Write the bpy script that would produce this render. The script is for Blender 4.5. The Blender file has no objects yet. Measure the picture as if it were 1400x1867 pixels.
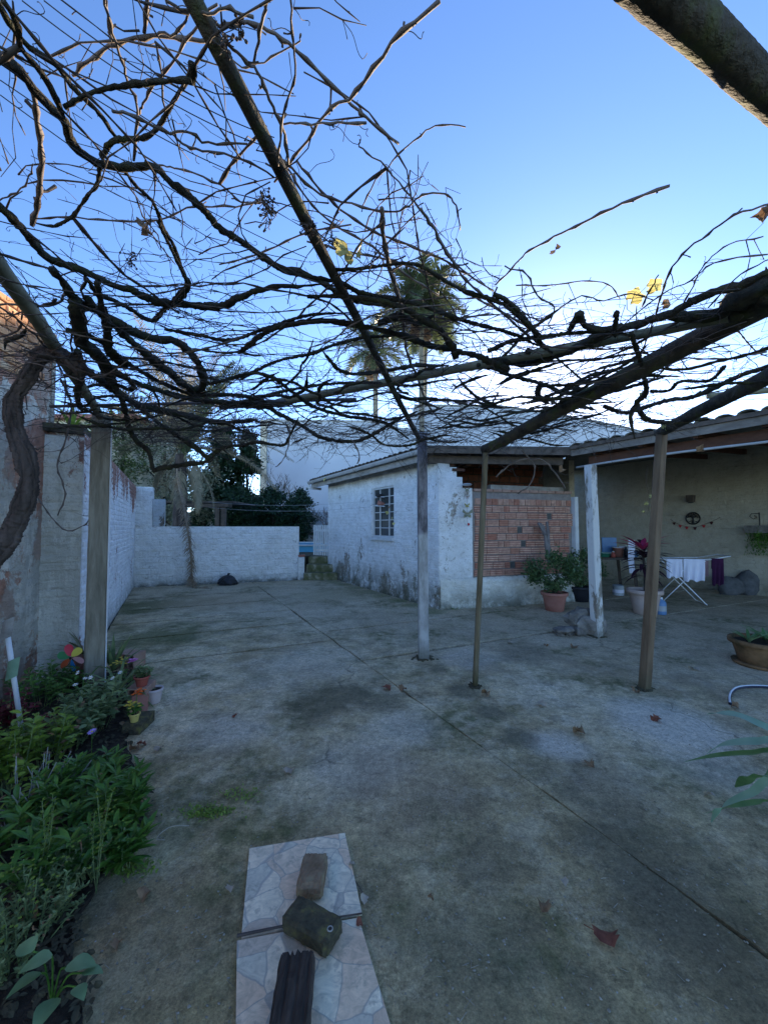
import bpy, math, random
from mathutils import Vector, Matrix
random.seed(7)
R = math.radians
scene = bpy.context.scene
col = scene.collection

# ------------------------------------------------------------------ camera, sky, sun, exposure
F = 701.0; EYE = 1.5; PITCH = R(2.16)
cd = bpy.data.cameras.new('camera'); cam = bpy.data.objects.new('camera', cd); col.objects.link(cam)
cd.sensor_fit = 'HORIZONTAL'; cd.sensor_width = 36; cd.lens = 36*F/1400
cd.clip_start = 0.02; cd.clip_end = 2000
cam.location = (0, 0, EYE); cam.rotation_euler = (R(90)+PITCH, 0, 0)
scene.camera = cam
SUN_EL = R(14.8); SUN_AZ = R(22.5)
w = bpy.data.worlds.new('World'); scene.world = w; w.use_nodes = True
nt = w.node_tree; bg = nt.nodes['Background']
sky = nt.nodes.new('ShaderNodeTexSky'); sky.sky_type = 'NISHITA'; sky.sun_disc = False
sky.sun_elevation = SUN_EL; sky.sun_rotation = SUN_AZ
sky.air_density = 0.9; sky.dust_density = 3.0; sky.ozone_density = 1.6; sky.altitude = 4000
hsv = nt.nodes.new('ShaderNodeHueSaturation'); hsv.inputs['Saturation'].default_value = 1.12; hsv.inputs['Hue'].default_value = .505
nt.links.new(sky.outputs[0], hsv.inputs['Color']); nt.links.new(hsv.outputs[0], bg.inputs[0]); bg.inputs[1].default_value = 0.15
sd = bpy.data.lights.new('sun', 'SUN'); sd.energy = 4.6; sd.angle = R(0.5); sd.color = (1, .80, .55)
so = bpy.data.objects.new('sun', sd); col.objects.link(so)
sdir = Vector((math.sin(SUN_AZ)*math.cos(SUN_EL), math.cos(SUN_AZ)*math.cos(SUN_EL), math.sin(SUN_EL)))
so.rotation_euler = sdir.to_track_quat('Z', 'Y').to_euler(); so.location = (10, 25, 20)
scene.view_settings.view_transform = 'Standard'; scene.view_settings.look = 'None'
scene.view_settings.gamma = 1; scene.view_settings.exposure = 1.86
try: scene.view_settings.use_curve_mapping = False
except Exception: pass

# ------------------------------------------------------------------ helpers
fw = Vector((0, math.cos(PITCH), math.sin(PITCH))); upv = Vector((0, -math.sin(PITCH), math.cos(PITCH)))
def ray(px, py): return fw + Vector((1,0,0))*((px-700)/F) + upv*((933.5-py)/F)
def G(px, py, z=0.0):
    d = ray(px, py); t = (z-EYE)/d.z
    return Vector((0,0,EYE)) + d*t
def P(px, py, Y):
    d = ray(px, py); return Vector((0,0,EYE)) + d*(Y/d.y)
def rnd(a, b): return random.uniform(a, b)
def V(*a): return Vector(a)

class MB:
    def __init__(s): s.v = []; s.f = []; s.m = []
    def poly(s, pts, mi=0):
        n = len(s.v); s.v += [tuple(p) for p in pts]; s.f.append(tuple(range(n, n+len(pts)))); s.m.append(mi)
    def box(s, c, size, rz=0, rot=None, mi=0, jit=0, taper=1):
        hx, hy, hz = size[0]/2, size[1]/2, size[2]/2
        Mx = rot if rot is not None else Matrix.Rotation(rz, 3, 'Z')
        n = len(s.v); c = Vector(c)
        for z in (-1, 1):
            k = taper if z > 0 else 1
            for x, y in ((-1,-1),(1,-1),(1,1),(-1,1)):
                p = Vector((x*hx*k, y*hy*k, z*hz))
                if jit: p += Vector((rnd(-jit,jit), rnd(-jit,jit), rnd(-jit,jit)))
                s.v.append(tuple(c + Mx @ p))
        for q in ((0,3,2,1),(4,5,6,7),(0,1,5,4),(1,2,6,5),(2,3,7,6),(3,0,4,7)):
            s.f.append(tuple(n+i for i in q)); s.m.append(mi)
    def prism(s, pts, z0, z1, mi=0):
        n = len(s.v); k = len(pts)
        for z in (z0, z1):
            for p in pts: s.v.append((p[0], p[1], (z if not callable(z) else z(p))))
        s.f.append(tuple(n+k-1-i for i in range(k))); s.m.append(mi)
        s.f.append(tuple(n+k+i for i in range(k))); s.m.append(mi)
        for i in range(k):
            j = (i+1) % k; s.f.append((n+i, n+j, n+k+j, n+k+i)); s.m.append(mi)
    def tube(s, pts, rad, sides=6, jit=0, caps=True, mi=0, twist=0, flat=1.0):
        pts = [Vector(p) for p in pts]; k = len(pts)
        if k < 2: return
        rr = rad if isinstance(rad, (list, tuple)) else [rad]*k
        prev = None; n0 = len(s.v)
        for i, p in enumerate(pts):
            t = (pts[min(i+1,k-1)] - pts[max(i-1,0)])
            if t.length < 1e-7: t = Vector((0,0,1))
            t.normalize()
            if prev is None:
                a = Vector((0,0,1)) if abs(t.z) < .9 else Vector((1,0,0))
                u = t.cross(a).normalized()
            else:
                u = (prev - t*prev.dot(t))
                if u.length < 1e-6: u = t.orthogonal()
                u.normalize()
            prev = u; wv = t.cross(u)
            for j in range(sides):
                an = 2*math.pi*j/sides + twist*i
                r = rr[i]*(1+(rnd(-jit,jit) if jit else 0))
                s.v.append(tuple(p + u*math.cos(an)*r + wv*math.sin(an)*r*flat))
        for i in range(k-1):
            for j in range(sides):
                a = n0+i*sides+j; b = n0+i*sides+(j+1) % sides
                s.f.append((a, b, b+sides, a+sides)); s.m.append(mi)
        if caps:
            s.f.append(tuple(n0+sides-1-j for j in range(sides))); s.m.append(mi)
            s.f.append(tuple(n0+(k-1)*sides+j for j in range(sides))); s.m.append(mi)
    def lathe(s, prof, c=(0,0,0), n=24, mi=0):
        n0 = len(s.v); c = Vector(c)
        for r, z in prof:
            for j in range(n):
                a = 2*math.pi*j/n; s.v.append((c.x+r*math.cos(a), c.y+r*math.sin(a), c.z+z))
        for i in range(len(prof)-1):
            for j in range(n):
                a = n0+i*n+j; b = n0+i*n+(j+1) % n
                s.f.append((a, b, b+n, a+n)); s.m.append(mi)
    def leaf(s, base, d, L, W, droop=.3, fold=.25, segs=4, mi=0, shape='lance', roll=0):
        base = Vector(base); d = Vector(d).normalized()
        side = d.cross(Vector((0,0,1)))
        if side.length < .05: side = Vector((rnd(-1,1), rnd(-1,1), 0))
        side.normalize()
        if roll: side = Matrix.Rotation(roll, 3, d) @ side
        p = base.copy(); n0 = len(s.v); dd = d.copy()
        prof = {'lance': (.15,.75,1,.7,.04), 'strap': (.8,1,1,.85,.08), 'round': (.1,.9,1.1,.95,.3), 'thin': (.5,1,.9,.6,.05), 'heart': (.2,1.15,1.0,.6,.03)}[shape]
        for i in range(segs+1):
            t = i/segs; q = t*4; a = int(min(q,3)); wd = prof[a]+(prof[a+1]-prof[a])*(q-a)
            nrm = side.cross(dd).normalized()
            hw = W/2*wd
            s.v += [tuple(p - side*hw + nrm*hw*fold), tuple(p), tuple(p + side*hw + nrm*hw*fold)]
            dd = (dd + Vector((0,0,-droop/segs))).normalized()
            p = p + dd*(L/segs)
        for i in range(segs):
            a = n0+i*3
            s.f += [(a, a+1, a+4, a+3), (a+1, a+2, a+5, a+4)]; s.m += [mi, mi]
    def rock(s, c, size, seed=0, mi=0, n=3, flat=.2):
        rs = random.Random(seed); c = Vector(c)
        vs = []; rings = 5; sides = 8
        n0 = len(s.v)
        ax = [rs.uniform(-1,1) for _ in range(12)]
        for i in range(rings+1):
            ph = math.pi*i/rings
            for j in range(sides):
                th = 2*math.pi*j/sides
                v = Vector((math.sin(ph)*math.cos(th), math.sin(ph)*math.sin(th), math.cos(ph)))
                m = max(abs(v.x), abs(v.y), abs(v.z)); v = v*(1-flat) + v/m*flat
                k = 1 + .18*math.sin(3*v.x+ax[0]*5) * math.cos(3*v.y+ax[1]*5) + (rs.uniform(-.1,.1) if 0<i<rings else 0)
                s.v.append((c.x+v.x*size[0]/2*k, c.y+v.y*size[1]/2*k, c.z+v.z*size[2]/2*k))
        for i in range(rings):
            for j in range(sides):
                a = n0+i*sides+j; b = n0+i*sides+(j+1) % sides
                s.f.append((a, a+sides, b+sides, b)); s.m.append(mi)
    def mesh(s, name, mats, smooth=False, off=None):
        me = bpy.data.meshes.new(name)
        vs = s.v if off is None else [(x-off[0], y-off[1], z-off[2]) for x, y, z in s.v]
        me.from_pydata(vs, [], s.f)
        if not isinstance(mats, (list, tuple)): mats = [mats]
        for m in mats: me.materials.append(m)
        if len(mats) > 1: me.polygons.foreach_set('material_index', s.m)
        if smooth: me.polygons.foreach_set('use_smooth', [True]*len(s.f))
        me.update(); return me
    def build(s, name, mats, parent=None, smooth=False, world=True):
        """world=True: the vertices are world positions and the part hangs under a thing that is only moved, not turned"""
        off = None
        if parent is not None and world: off = origin(parent)
        o = bpy.data.objects.new(name, s.mesh(name, mats, smooth, off)); col.objects.link(o)
        o.parent = parent; return o

def origin(o):
    p = Vector((0,0,0))
    while o is not None: p += o.location; o = o.parent
    return p
def thing(name, label, cat, loc=(0,0,0), group=None, rz=0):
    o = bpy.data.objects.new(name, None); col.objects.link(o); o.location = loc; o.rotation_euler.z = rz
    o.empty_display_size = .1
    o['label'] = label; o['category'] = cat
    if group: o['group'] = group
    return o
def tag(o, label, cat, group=None):
    o['label'] = label; o['category'] = cat
    if group: o['group'] = group
    return o
def struct(o): o['kind'] = 'structure'; return o
def stuff(o): o['kind'] = 'stuff'; return o
def inst(name, me, parent, loc, rz=0, rot=None):
    o = bpy.data.objects.new(name, me); col.objects.link(o); o.parent = parent; o.location = loc
    if rot is not None: o.rotation_euler = rot
    else: o.rotation_euler.z = rz
    return o
def copy_tree(o, parent=None):
    c = o.copy(); col.objects.link(c); c.parent = parent
    for ch in o.children: copy_tree(ch, c)
    return c
def smooth_path(pts, n=6):
    pts = [Vector(p) for p in pts]
    if len(pts) < 3:
        return [pts[0].lerp(pts[1], i/n) for i in range(n+1)]
    P_ = [pts[0]*2-pts[1]] + pts + [pts[-1]*2-pts[-2]]
    out = []
    for i in range(1, len(P_)-2):
        a, b, c, d = P_[i-1:i+3]
        for k in range(n):
            t = k/n
            out.append(.5*((2*b) + (c-a)*t + (2*a-5*b+4*c-d)*t*t + (3*b-3*c+d-a)*t*t*t))
    out.append(pts[-1]); return out

# ------------------------------------------------------------------ materials
def footdirt(n, c, h=.22):
    z = n.math('ADD', n.sep(2), n.math('MULTIPLY', n.math('SUBTRACT', n.noise(9, 5), .5), .25))
    mr = n.node('ShaderNodeMapRange'); n.link(z, mr.inputs[0]); mr.inputs[1].default_value = h; mr.inputs[2].default_value = 0
    return n.mix(n.math('MULTIPLY', mr.outputs[0], .75), c, (.06,.06,.03))
def hexless(c): return (c[0], c[1], c[2], 1)
class N:
    """small node builder working in world position"""
    def __init__(s, name, coord='pos'):
        s.mat = bpy.data.materials.new(name); s.mat.use_nodes = True
        s.t = s.mat.node_tree; s.b = s.t.nodes['Principled BSDF']
        if coord == 'pos': s.co = s.t.nodes.new('ShaderNodeNewGeometry').outputs['Position']
        else: s.co = s.t.nodes.new('ShaderNodeTexCoord').outputs['Object']
    def link(s, a, b): s.t.links.new(a, b)
    def node(s, ty, **kw):
        n = s.t.nodes.new(ty)
        for k, v in kw.items(): setattr(n, k, v)
        return n
    def mapping(s, scale=(1,1,1), rot=(0,0,0), loc=(0,0,0), co=None):
        n = s.node('ShaderNodeMapping'); s.link(co or s.co, n.inputs[0])
        n.inputs['Scale'].default_value = scale; n.inputs['Rotation'].default_value = rot; n.inputs['Location'].default_value = loc
        return n.outputs[0]
    def noise(s, scale, detail=4, rough=.6, co=None, dist=0):
        n = s.node('ShaderNodeTexNoise'); s.link(co or s.co, n.inputs['Vector'])
        n.inputs['Scale'].default_value = scale; n.inputs['Detail'].default_value = detail; n.inputs['Roughness'].default_value = rough
        n.inputs['Distortion'].default_value = dist
        return n.outputs['Fac']
    def voro(s, scale, feature='F1', co=None, out='Distance'):
        n = s.node('ShaderNodeTexVoronoi', feature=feature); s.link(co or s.co, n.inputs['Vector']); n.inputs['Scale'].default_value = scale
        return n.outputs[out]
    def ramp(s, fac, stops):
        n = s.node('ShaderNodeValToRGB'); s.link(fac, n.inputs[0]); el = n.color_ramp.elements
        while len(el) > 1: el.remove(el[-1])
        el[0].position = stops[0][0]; el[0].color = hexless(stops[0][1]) if isinstance(stops[0][1], tuple) else (stops[0][1],)*3+(1,)
        for p, c in stops[1:]:
            e = el.new(p); e.color = hexless(c) if isinstance(c, tuple) else (c,)*3+(1,)
        return n.outputs[0]
    def mix(s, fac, a, b, mode='MIX'):
        n = s.node('ShaderNodeMix', data_type='RGBA', blend_type=mode)
        for i, v in ((0, fac), (6, a), (7, b)):
            if isinstance(v, bpy.types.NodeSocket): s.link(v, n.inputs[i])
            elif isinstance(v, tuple): n.inputs[i].default_value = hexless(v)
            else: n.inputs[i].default_value = v if i == 0 else (v, v, v, 1)
        return n.outputs[2]
    def math(s, op, a, b=0.0):
        n = s.node('ShaderNodeMath', operation=op)
        for i, v in ((0, a), (1, b)):
            if isinstance(v, bpy.types.NodeSocket): s.link(v, n.inputs[i])
            else: n.inputs[i].default_value = v
        return n.outputs[0]
    def sep(s, ax):
        n = s.node('ShaderNodeSeparateXYZ'); s.link(s.co, n.inputs[0]); return n.outputs[ax]
    def rand(s): return s.node('ShaderNodeObjectInfo').outputs['Random']
    def near(s, c, rad, soft=.5, wob=.3):
        """1 inside a stain centred at c (world metres), noisy edge"""
        n = s.node('ShaderNodeVectorMath', operation='DISTANCE'); s.link(s.co, n.inputs[0]); n.inputs[1].default_value = c
        d = s.math('ADD', n.outputs['Value'], s.math('MULTIPLY', s.math('SUBTRACT', s.noise(2.2, 5), .5), wob*4*rad))
        m = s.node('ShaderNodeMapRange'); s.link(d, m.inputs[0]); m.inputs[1].default_value = rad; m.inputs[2].default_value = rad*(1-soft)
        return m.outputs[0]
    def bump(s, h, strength=.5, dist=.01, prev=None):
        n = s.node('ShaderNodeBump'); s.link(h, n.inputs['Height']); n.inputs['Strength'].default_value = strength; n.inputs['Distance'].default_value = dist
        if prev is not None: s.link(prev, n.inputs['Normal'])
        s.link(n.outputs[0], s.b.inputs['Normal']); return n.outputs[0]
    def out(s, colr, rough=.85, spec=.3):
        if isinstance(colr, tuple): s.b.inputs['Base Color'].default_value = hexless(colr)
        else: s.link(colr, s.b.inputs['Base Color'])
        if isinstance(rough, (int, float)): s.b.inputs['Roughness'].default_value = rough
        else: s.link(rough, s.b.inputs['Roughness'])
        s.b.inputs['Specular IOR Level'].default_value = spec
        return s.mat

def mott(name, c1, c2, scale=6, rough=.85, bump=.3, bscale=40, spec=.3, coord='pos', dist=.01, objvar=0, c3=None):
    n = N(name, coord)
    f = n.noise(scale, 6)
    c = n.ramp(f, [(.3, c1), (.7, c2)] if c3 is None else [(.3, c1), (.52, c2), (.7, c3)])
    if objvar:
        hv = n.node('ShaderNodeHueSaturation'); n.link(c, hv.inputs['Color'])
        n.link(n.math('ADD', n.math('MULTIPLY', n.rand(), objvar), 1-objvar/2), hv.inputs['Value']); c = hv.outputs[0]
    if bump: n.bump(n.noise(bscale, 5), bump, dist)
    return n.out(c, rough, spec)
def leafmat(name, c1, c2, rough=.45, trans=.25, scale=8):
    n = N(name); c = n.ramp(n.noise(scale, 3), [(.3, c1), (.7, c2)])
    n.out(c, rough, .4)
    tr = n.node('ShaderNodeBsdfTranslucent'); n.link(c, tr.inputs[0])
    mx = n.node('ShaderNodeMixShader'); mx.inputs[0].default_value = trans
    n.link(n.b.outputs[0], mx.inputs[1]); n.link(tr.outputs[0], mx.inputs[2])
    n.link(mx.outputs[0], n.t.nodes['Material Output'].inputs[0]); return n.mat

def concrete_yard():
    n = N('yard_concrete')
    big = n.noise(.9, 6, .62, dist=.6); mid = n.noise(3.5, 8, .68, dist=.4); fine = n.noise(95, 4, .8); grit = n.noise(300, 2, .6)
    c = n.ramp(big, [(.3, (.30,.225,.115)), (.47, (.46,.36,.205)), (.62, (.56,.46,.29)), (.78, (.66,.56,.40))])
    m2 = n.ramp(mid, [(.34, .38), (.5, .95), (.66, 1.55)])
    c = n.mix(.5, c, m2, 'MULTIPLY')
    # directional streaks from years of sweeping and wash-off
    st = n.noise(2.0, 6, .6, co=n.mapping((1.2, 5.5, 1), (0,0,R(32))))
    c = n.mix(.34, c, n.ramp(st, [(.3, .65), (.6, 1.25)]), 'MULTIPLY')
    hd = n.math('MULTIPLY', n.ramp(n.noise(4.2, 11, .78, co=n.mapping(loc=(2,7,0))), [(.515, 0.0), (.545, 1.0)]), .22)
    c = n.mix(hd, c, (.70,.62,.48))
    hk = n.math('MULTIPLY', n.ramp(n.noise(5.0, 11, .78, co=n.mapping(loc=(8,1,0))), [(.545, 0.0), (.575, 1.0)]), .42)
    c = n.mix(hk, c, (.13,.105,.06))
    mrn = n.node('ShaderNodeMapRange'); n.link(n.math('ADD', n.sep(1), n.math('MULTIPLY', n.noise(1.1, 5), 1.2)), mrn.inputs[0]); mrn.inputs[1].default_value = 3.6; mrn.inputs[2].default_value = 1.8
    c = n.mix(mrn.outputs[0], c, n.mix(1.0, c, (.76,.74,.62), 'MULTIPLY'))  # near ground darker: part real tone, part lens vignette painted in
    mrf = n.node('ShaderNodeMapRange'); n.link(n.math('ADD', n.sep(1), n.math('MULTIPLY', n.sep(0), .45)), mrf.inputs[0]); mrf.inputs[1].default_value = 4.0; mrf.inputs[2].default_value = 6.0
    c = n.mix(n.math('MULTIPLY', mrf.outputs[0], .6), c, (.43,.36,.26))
    # moss film
    mo = n.math('MULTIPLY', n.ramp(n.noise(1.3, 7, .65, co=n.mapping(loc=(5,2,0))), [(.48, 0.0), (.62, 1.0)]), n.ramp(n.noise(9, 4), [(.35, .0), (.6, .8)]))
    c = n.mix(mo, c, (.10,.105,.035))
    def patch(px, py, rad, colr, k, wob=.3, soft=.6):
        nonlocal c
        p = G(px, py); m = n.math('MULTIPLY', n.near((p.x, p.y, 0), rad, soft, wob), k); c = n.mix(m, c, colr)
    for i_ in range(9):
        t_ = i_/8; q_ = (1.0-2.5*t_-.12, 7.0+4.1*t_-.12); m_ = n.math('MULTIPLY', n.near((q_[0], q_[1], 0), .34, .6, .35), .55); c = n.mix(m_, c, (.15,.165,.05))
    pale = (.62,.56,.46)
    patch(1230, 1320, .55, pale, .65); patch(1010, 1355, .25, pale, .6); patch(1290, 1390, .4, pale, .35)
    patch(560, 1210, .8, (.52,.46,.36), .4); patch(640, 1390, .4, pale, .28); patch(420, 1330, .35, pale, .35); patch(730, 1330, .35, pale, .35)
    patch(860, 1200, .5, (.52,.46,.38), .4); patch(960, 1190, .5, (.11,.10,.07), .5)
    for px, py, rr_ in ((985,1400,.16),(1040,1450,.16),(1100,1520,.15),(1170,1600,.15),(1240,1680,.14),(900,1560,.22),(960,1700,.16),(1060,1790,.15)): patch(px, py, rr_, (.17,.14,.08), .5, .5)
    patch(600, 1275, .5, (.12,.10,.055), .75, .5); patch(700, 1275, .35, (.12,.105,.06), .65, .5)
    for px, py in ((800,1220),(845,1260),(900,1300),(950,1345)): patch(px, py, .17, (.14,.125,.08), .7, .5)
    patch(300, 1160, .9, (.085,.095,.028), .75, .6); patch(225, 1110, .9, (.09,.10,.03), .75, .6); patch(310,1100,1.0,(.10,.10,.04), .65, .7)
    patch(600, 1085, 1.1, (.34,.29,.17), .5); patch(400, 1095, 1.3, (.40,.30,.18), .6)
    patch(750, 1440, .45, (.30,.22,.14), .45); patch(1290, 1740, .35, (.15,.12,.07), .5); patch(1180, 1560, .45, (.14,.12,.07), .5)
    patch(850, 1750, .3, (.17,.15,.085), .5); patch(1100, 1440, .35, (.18,.15,.10), .5); patch(300, 1700, .35, (.22,.16,.09), .4)
    c = n.mix(.7, c, n.ramp(fine, [(.30, .45), (.5, 1.0), (.70, 1.5)]), 'MULTIPLY')
    md2 = n.noise(26, 7, .82)
    c = n.mix(.75, c, n.ramp(md2, [(.34, .50), (.5, 1.0), (.64, 1.45)]), 'MULTIPLY')
    sp = n.ramp(n.voro(34), [(.07, 1.0), (.13, 0.0)])
    sel = n.ramp(n.noise(13, 3), [(.54, 0.0), (.6, .9)])
    c = n.mix(n.math('MULTIPLY', sp, sel), c, (.46,.45,.42))
    dk = n.ramp(n.voro(60), [(.05, .5), (.11, 0.0)]); sel2 = n.ramp(n.noise(7, 3, co=n.mapping(loc=(3,3,3))), [(.5, 0.0), (.62, .85)])
    c = n.mix(n.math('MULTIPLY', dk, sel2), c, (.02,.018,.015))
    wv_ = n.node('ShaderNodeTexNoise'); n.link(n.co, wv_.inputs['Vector']); wv_.inputs['Scale'].default_value = 2.6; wv_.inputs['Detail'].default_value = 6
    ad_ = n.node('ShaderNodeVectorMath', operation='MULTIPLY_ADD'); n.link(wv_.outputs['Color'], ad_.inputs[0]); ad_.inputs[1].default_value = (.55,.55,0); n.link(n.co, ad_.inputs[2])
    ck = n.voro(.62, 'DISTANCE_TO_EDGE', ad_.outputs[0]); ckl = n.math('MULTIPLY', n.ramp(ck, [(.0015, 1.0), (.0055, 0.0)]), n.ramp(n.noise(.8, 3, co=n.mapping(loc=(9,4,0))), [(.52, 0.0), (.60, .6)]))
    c = n.mix(ckl, c, (.035,.035,.02))
    b1 = n.bump(mid, .35, .02); b1 = n.bump(md2, .5, .008, b1); b2 = n.bump(fine, .45, .004, b1); n.bump(grit, .5, .002, b2)
    return n.out(c, n.ramp(big, [(.3,.75),(.7,.92)]), .25)

def whitewash(name, white=(.66,.68,.70), amt=.5, brick=(.30,.135,.09), grime=.5, base_rot=None, top=None, scale=2.2, ztop=None, zlow=.5):
    """limewash over brick: peels in patches, grimy low down"""
    n = N(name)
    z = n.sep(2)
    f = n.noise(scale, 8, .68, dist=.5, co=n.mapping((1,1,.55)))
    fine = n.noise(26, 5, .7)
    bc = n.ramp(n.noise(11, 4), [(.3, (brick[0]*.6, brick[1]*.6, brick[2]*.65)), (.5, brick), (.7, (brick[0]*1.25, brick[1]*1.5, brick[2]*1.6))])
    wc = n.mix(.5, white, n.ramp(n.noise(1.6, 7, .65, dist=.4), [(.3, .76), (.6, 1.04)]), 'MULTIPLY')
    wc = n.mix(.6, wc, n.ramp(n.noise(5.5, 6, .7), [(.32, (.76,.74,.68)), (.6, (1.03,1.03,1.03))]), 'MULTIPLY')
    thr = n.math('ADD', f, n.math('MULTIPLY', n.math('SUBTRACT', fine, .5), .22))
    if ztop is not None:      # more peeled near the top of the wall
        mr = n.node('ShaderNodeMapRange'); n.link(z, mr.inputs[0]); mr.inputs[1].default_value = ztop[0]; mr.inputs[2].default_value = ztop[1]
        mr.inputs[3].default_value = 0; mr.inputs[4].default_value = ztop[2]
        thr = n.math('ADD', thr, mr.outputs[0])
    if name == 'house_lime':
        mr = n.node('ShaderNodeMapRange'); n.link(z, mr.inputs[0]); mr.inputs[1].default_value = 1.2; mr.inputs[2].default_value = .1
        mr.inputs[3].default_value = 0; mr.inputs[4].default_value = .12; thr = n.math('ADD', thr, mr.outputs[0])
    mask = n.ramp(thr, [(amt, 0.0), (amt+.03, 1.0)])
    c = n.mix(mask, wc, bc)
    # damp grime and moss low on the wall
    mr = n.node('ShaderNodeMapRange'); n.link(z, mr.inputs[0]); mr.inputs[1].default_value = zlow; mr.inputs[2].default_value = 0.0
    g = n.math('MULTIPLY', mr.outputs[0], n.ramp(n.noise(4, 7, .7), [(.35, 0.0), (.55, 1.0)]))
    c = n.mix(n.math('MULTIPLY', g, grime), c, (.10,.10,.06))
    # hairlines and pits
    pit = n.ramp(n.noise(38, 6, .75, dist=1.2), [(.36, 1.0), (.43, 0.0)])
    c = n.mix(n.math('MULTIPLY', pit, .6), c, (.13,.12,.105))
    sc_ = n.ramp(n.noise(7, 6, .72, dist=1.0, co=n.mapping((1,1,1.6), loc=(7,1,3))), [(.36, 1.0), (.40, 0.0)])
    c = n.mix(n.math('MULTIPLY', sc_, .6), c, (.28,.25,.21))
    if name in ('tall_wall_lime', 'pier_lime'):
        st_ = n.ramp(n.noise(3.2, 9, .75, co=n.mapping((1,1,.28), loc=(3,5,2))), [(.47, 0.0), (.52, 1.0)]); c = n.mix(n.math('MULTIPLY', st_, .55), c, (.36,.33,.27))
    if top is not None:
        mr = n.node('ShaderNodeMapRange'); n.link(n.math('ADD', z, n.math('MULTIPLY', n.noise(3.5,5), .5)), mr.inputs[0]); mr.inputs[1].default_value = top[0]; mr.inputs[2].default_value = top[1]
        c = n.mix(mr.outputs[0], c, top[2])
    lump = n.noise(9, 6, .6, co=n.mapping((1,1,1.5)))
    b = n.bump(lump, 1.0, .05 if name in ('tall_wall_lime', 'pier_lime', 'back_wall_lime', 'rough_base_lime') else .03); b = n.bump(thr, .5, .02, b); n.bump(fine, .55, .008, b)
    return n.out(c, .9, .2)

M = {}
M['yard'] = concrete_yard()
M['soil'] = mott('dark_soil', (.022,.016,.010), (.055,.040,.028), 14, .95, 1, 30, dist=.03)
M['joint'] = mott('joint_dirt', (.018,.017,.010), (.05,.052,.02), 9, .95, .8, 60)
M['earth'] = mott('earth', (.06,.05,.03), (.10,.09,.05), 2, .95, .6, 10)
M['tallwall'] = whitewash('tall_wall_lime', (.66,.60,.50), .49, (.40,.20,.13), .6, scale=1.9, ztop=(2.6, 3.3, .22), zlow=.7)
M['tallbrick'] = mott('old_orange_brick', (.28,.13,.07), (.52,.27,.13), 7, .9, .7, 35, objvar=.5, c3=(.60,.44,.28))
M['pierwash'] = whitewash('pier_lime', (.60,.56,.48), .60, (.28,.15,.11), .5, ztop=(2.0, 2.5, .10))
M['sidewash'] = whitewash('side_wall_lime', (.84,.82,.79), .61, (.34,.18,.13), .6, ztop=(1.7, 2.5, .24), scale=1.6, zlow=.35)
M['backwash'] = whitewash('back_wall_lime', (.84,.82,.78), .74, (.30,.2,.15), .8, zlow=.22)
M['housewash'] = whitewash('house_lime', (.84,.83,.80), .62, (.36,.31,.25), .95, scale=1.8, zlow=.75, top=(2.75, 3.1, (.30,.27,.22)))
M['basewash'] = whitewash('rough_base_lime', (.78,.75,.66), .68, (.30,.25,.2), .9, zlow=.4)
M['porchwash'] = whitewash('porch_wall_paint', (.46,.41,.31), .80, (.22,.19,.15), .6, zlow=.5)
M['farwash'] = whitewash('far_wall_lime', (.50,.52,.52), .55, (.16,.13,.10), .6)
M['mortar'] = mott('mortar', (.20,.17,.15), (.30,.26,.23), 12, .95, .6, 60)
def screenbrick():
    n = N('ceramic_brick'); r = n.rand()
    c = n.ramp(r, [(0, (.42,.19,.13)), (.12, (.50,.27,.19)), (.4, (.58,.36,.26)), (.7, (.53,.31,.22)), (.92, (.47,.25,.17)), (1, (.42,.17,.11))])
    c = n.mix(.8, c, n.ramp(n.noise(14, 6), [(.3, .6), (.65, 1.2)]), 'MULTIPLY')
    n.bump(n.noise(60, 5), .4, .004); return n.out(c, .85, .2)
M['screenbrick'] = screenbrick()
M['mossstep'] = mott('mossy_cement', (.07,.085,.025), (.16,.15,.08), 6, .95, .8, 40, c3=(.38,.34,.25))
M['redgroove'] = mott('red_brick_groove', (.20,.045,.03), (.30,.08,.055), 9, .9, 0)
M['darkbrick'] = mott('inner_orange_brick', (.07,.022,.011), (.13,.045,.02), 8, .9, .5, 40, objvar=.5)  # shade behind the screen put into the brick colour
M['hole'] = mott('brick_hollow', (.07,.07,.065), (.12,.115,.10), 9, .95, 0)
def woodmat(name, c1, c2, ax='z', rough=.8, sc=9, bump=.6, c3=None):
    n = N(name); m = {'z': (1,1,.12), 'x': (.12,1,1), 'y': (1,.12,1)}[ax]
    f = n.noise(sc, 8, .7, co=n.mapping(m), dist=.3); st = [(.32, c1), (.66, c2)]
    if c3: st = [(.32, c1), (.52, c2), (.68, c3)]
    c = n.ramp(f, st)
    if 'pole' in name or 'post' in name: c = footdirt(n, c)
    n.bump(n.noise(sc*4, 6, .6, co=n.mapping(m)), bump, .006); return n.out(c, rough, .3)
M['cement'] = mott('old_cement', (.20,.18,.14), (.33,.30,.25), 5, .9, .7, 40, c3=(.40,.38,.33))
M['postcement'] = woodmat('concrete_post', (.12,.105,.075), (.24,.21,.155), 'z', .9, 12, .8, c3=(.34,.31,.24))
def whitepost():
    n = N('peeling_white_post'); f = n.noise(7, 8, .7, co=n.mapping((1,1,.35)))
    c = n.mix(n.ramp(f, [(.42, 0.0), (.50, 1.0)]), (.22,.19,.15), (.60,.58,.54)); c = footdirt(n, c); n.bump(f, .6, .01); return n.out(c, .85, .25)
M['whitepost'] = whitepost()
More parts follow.
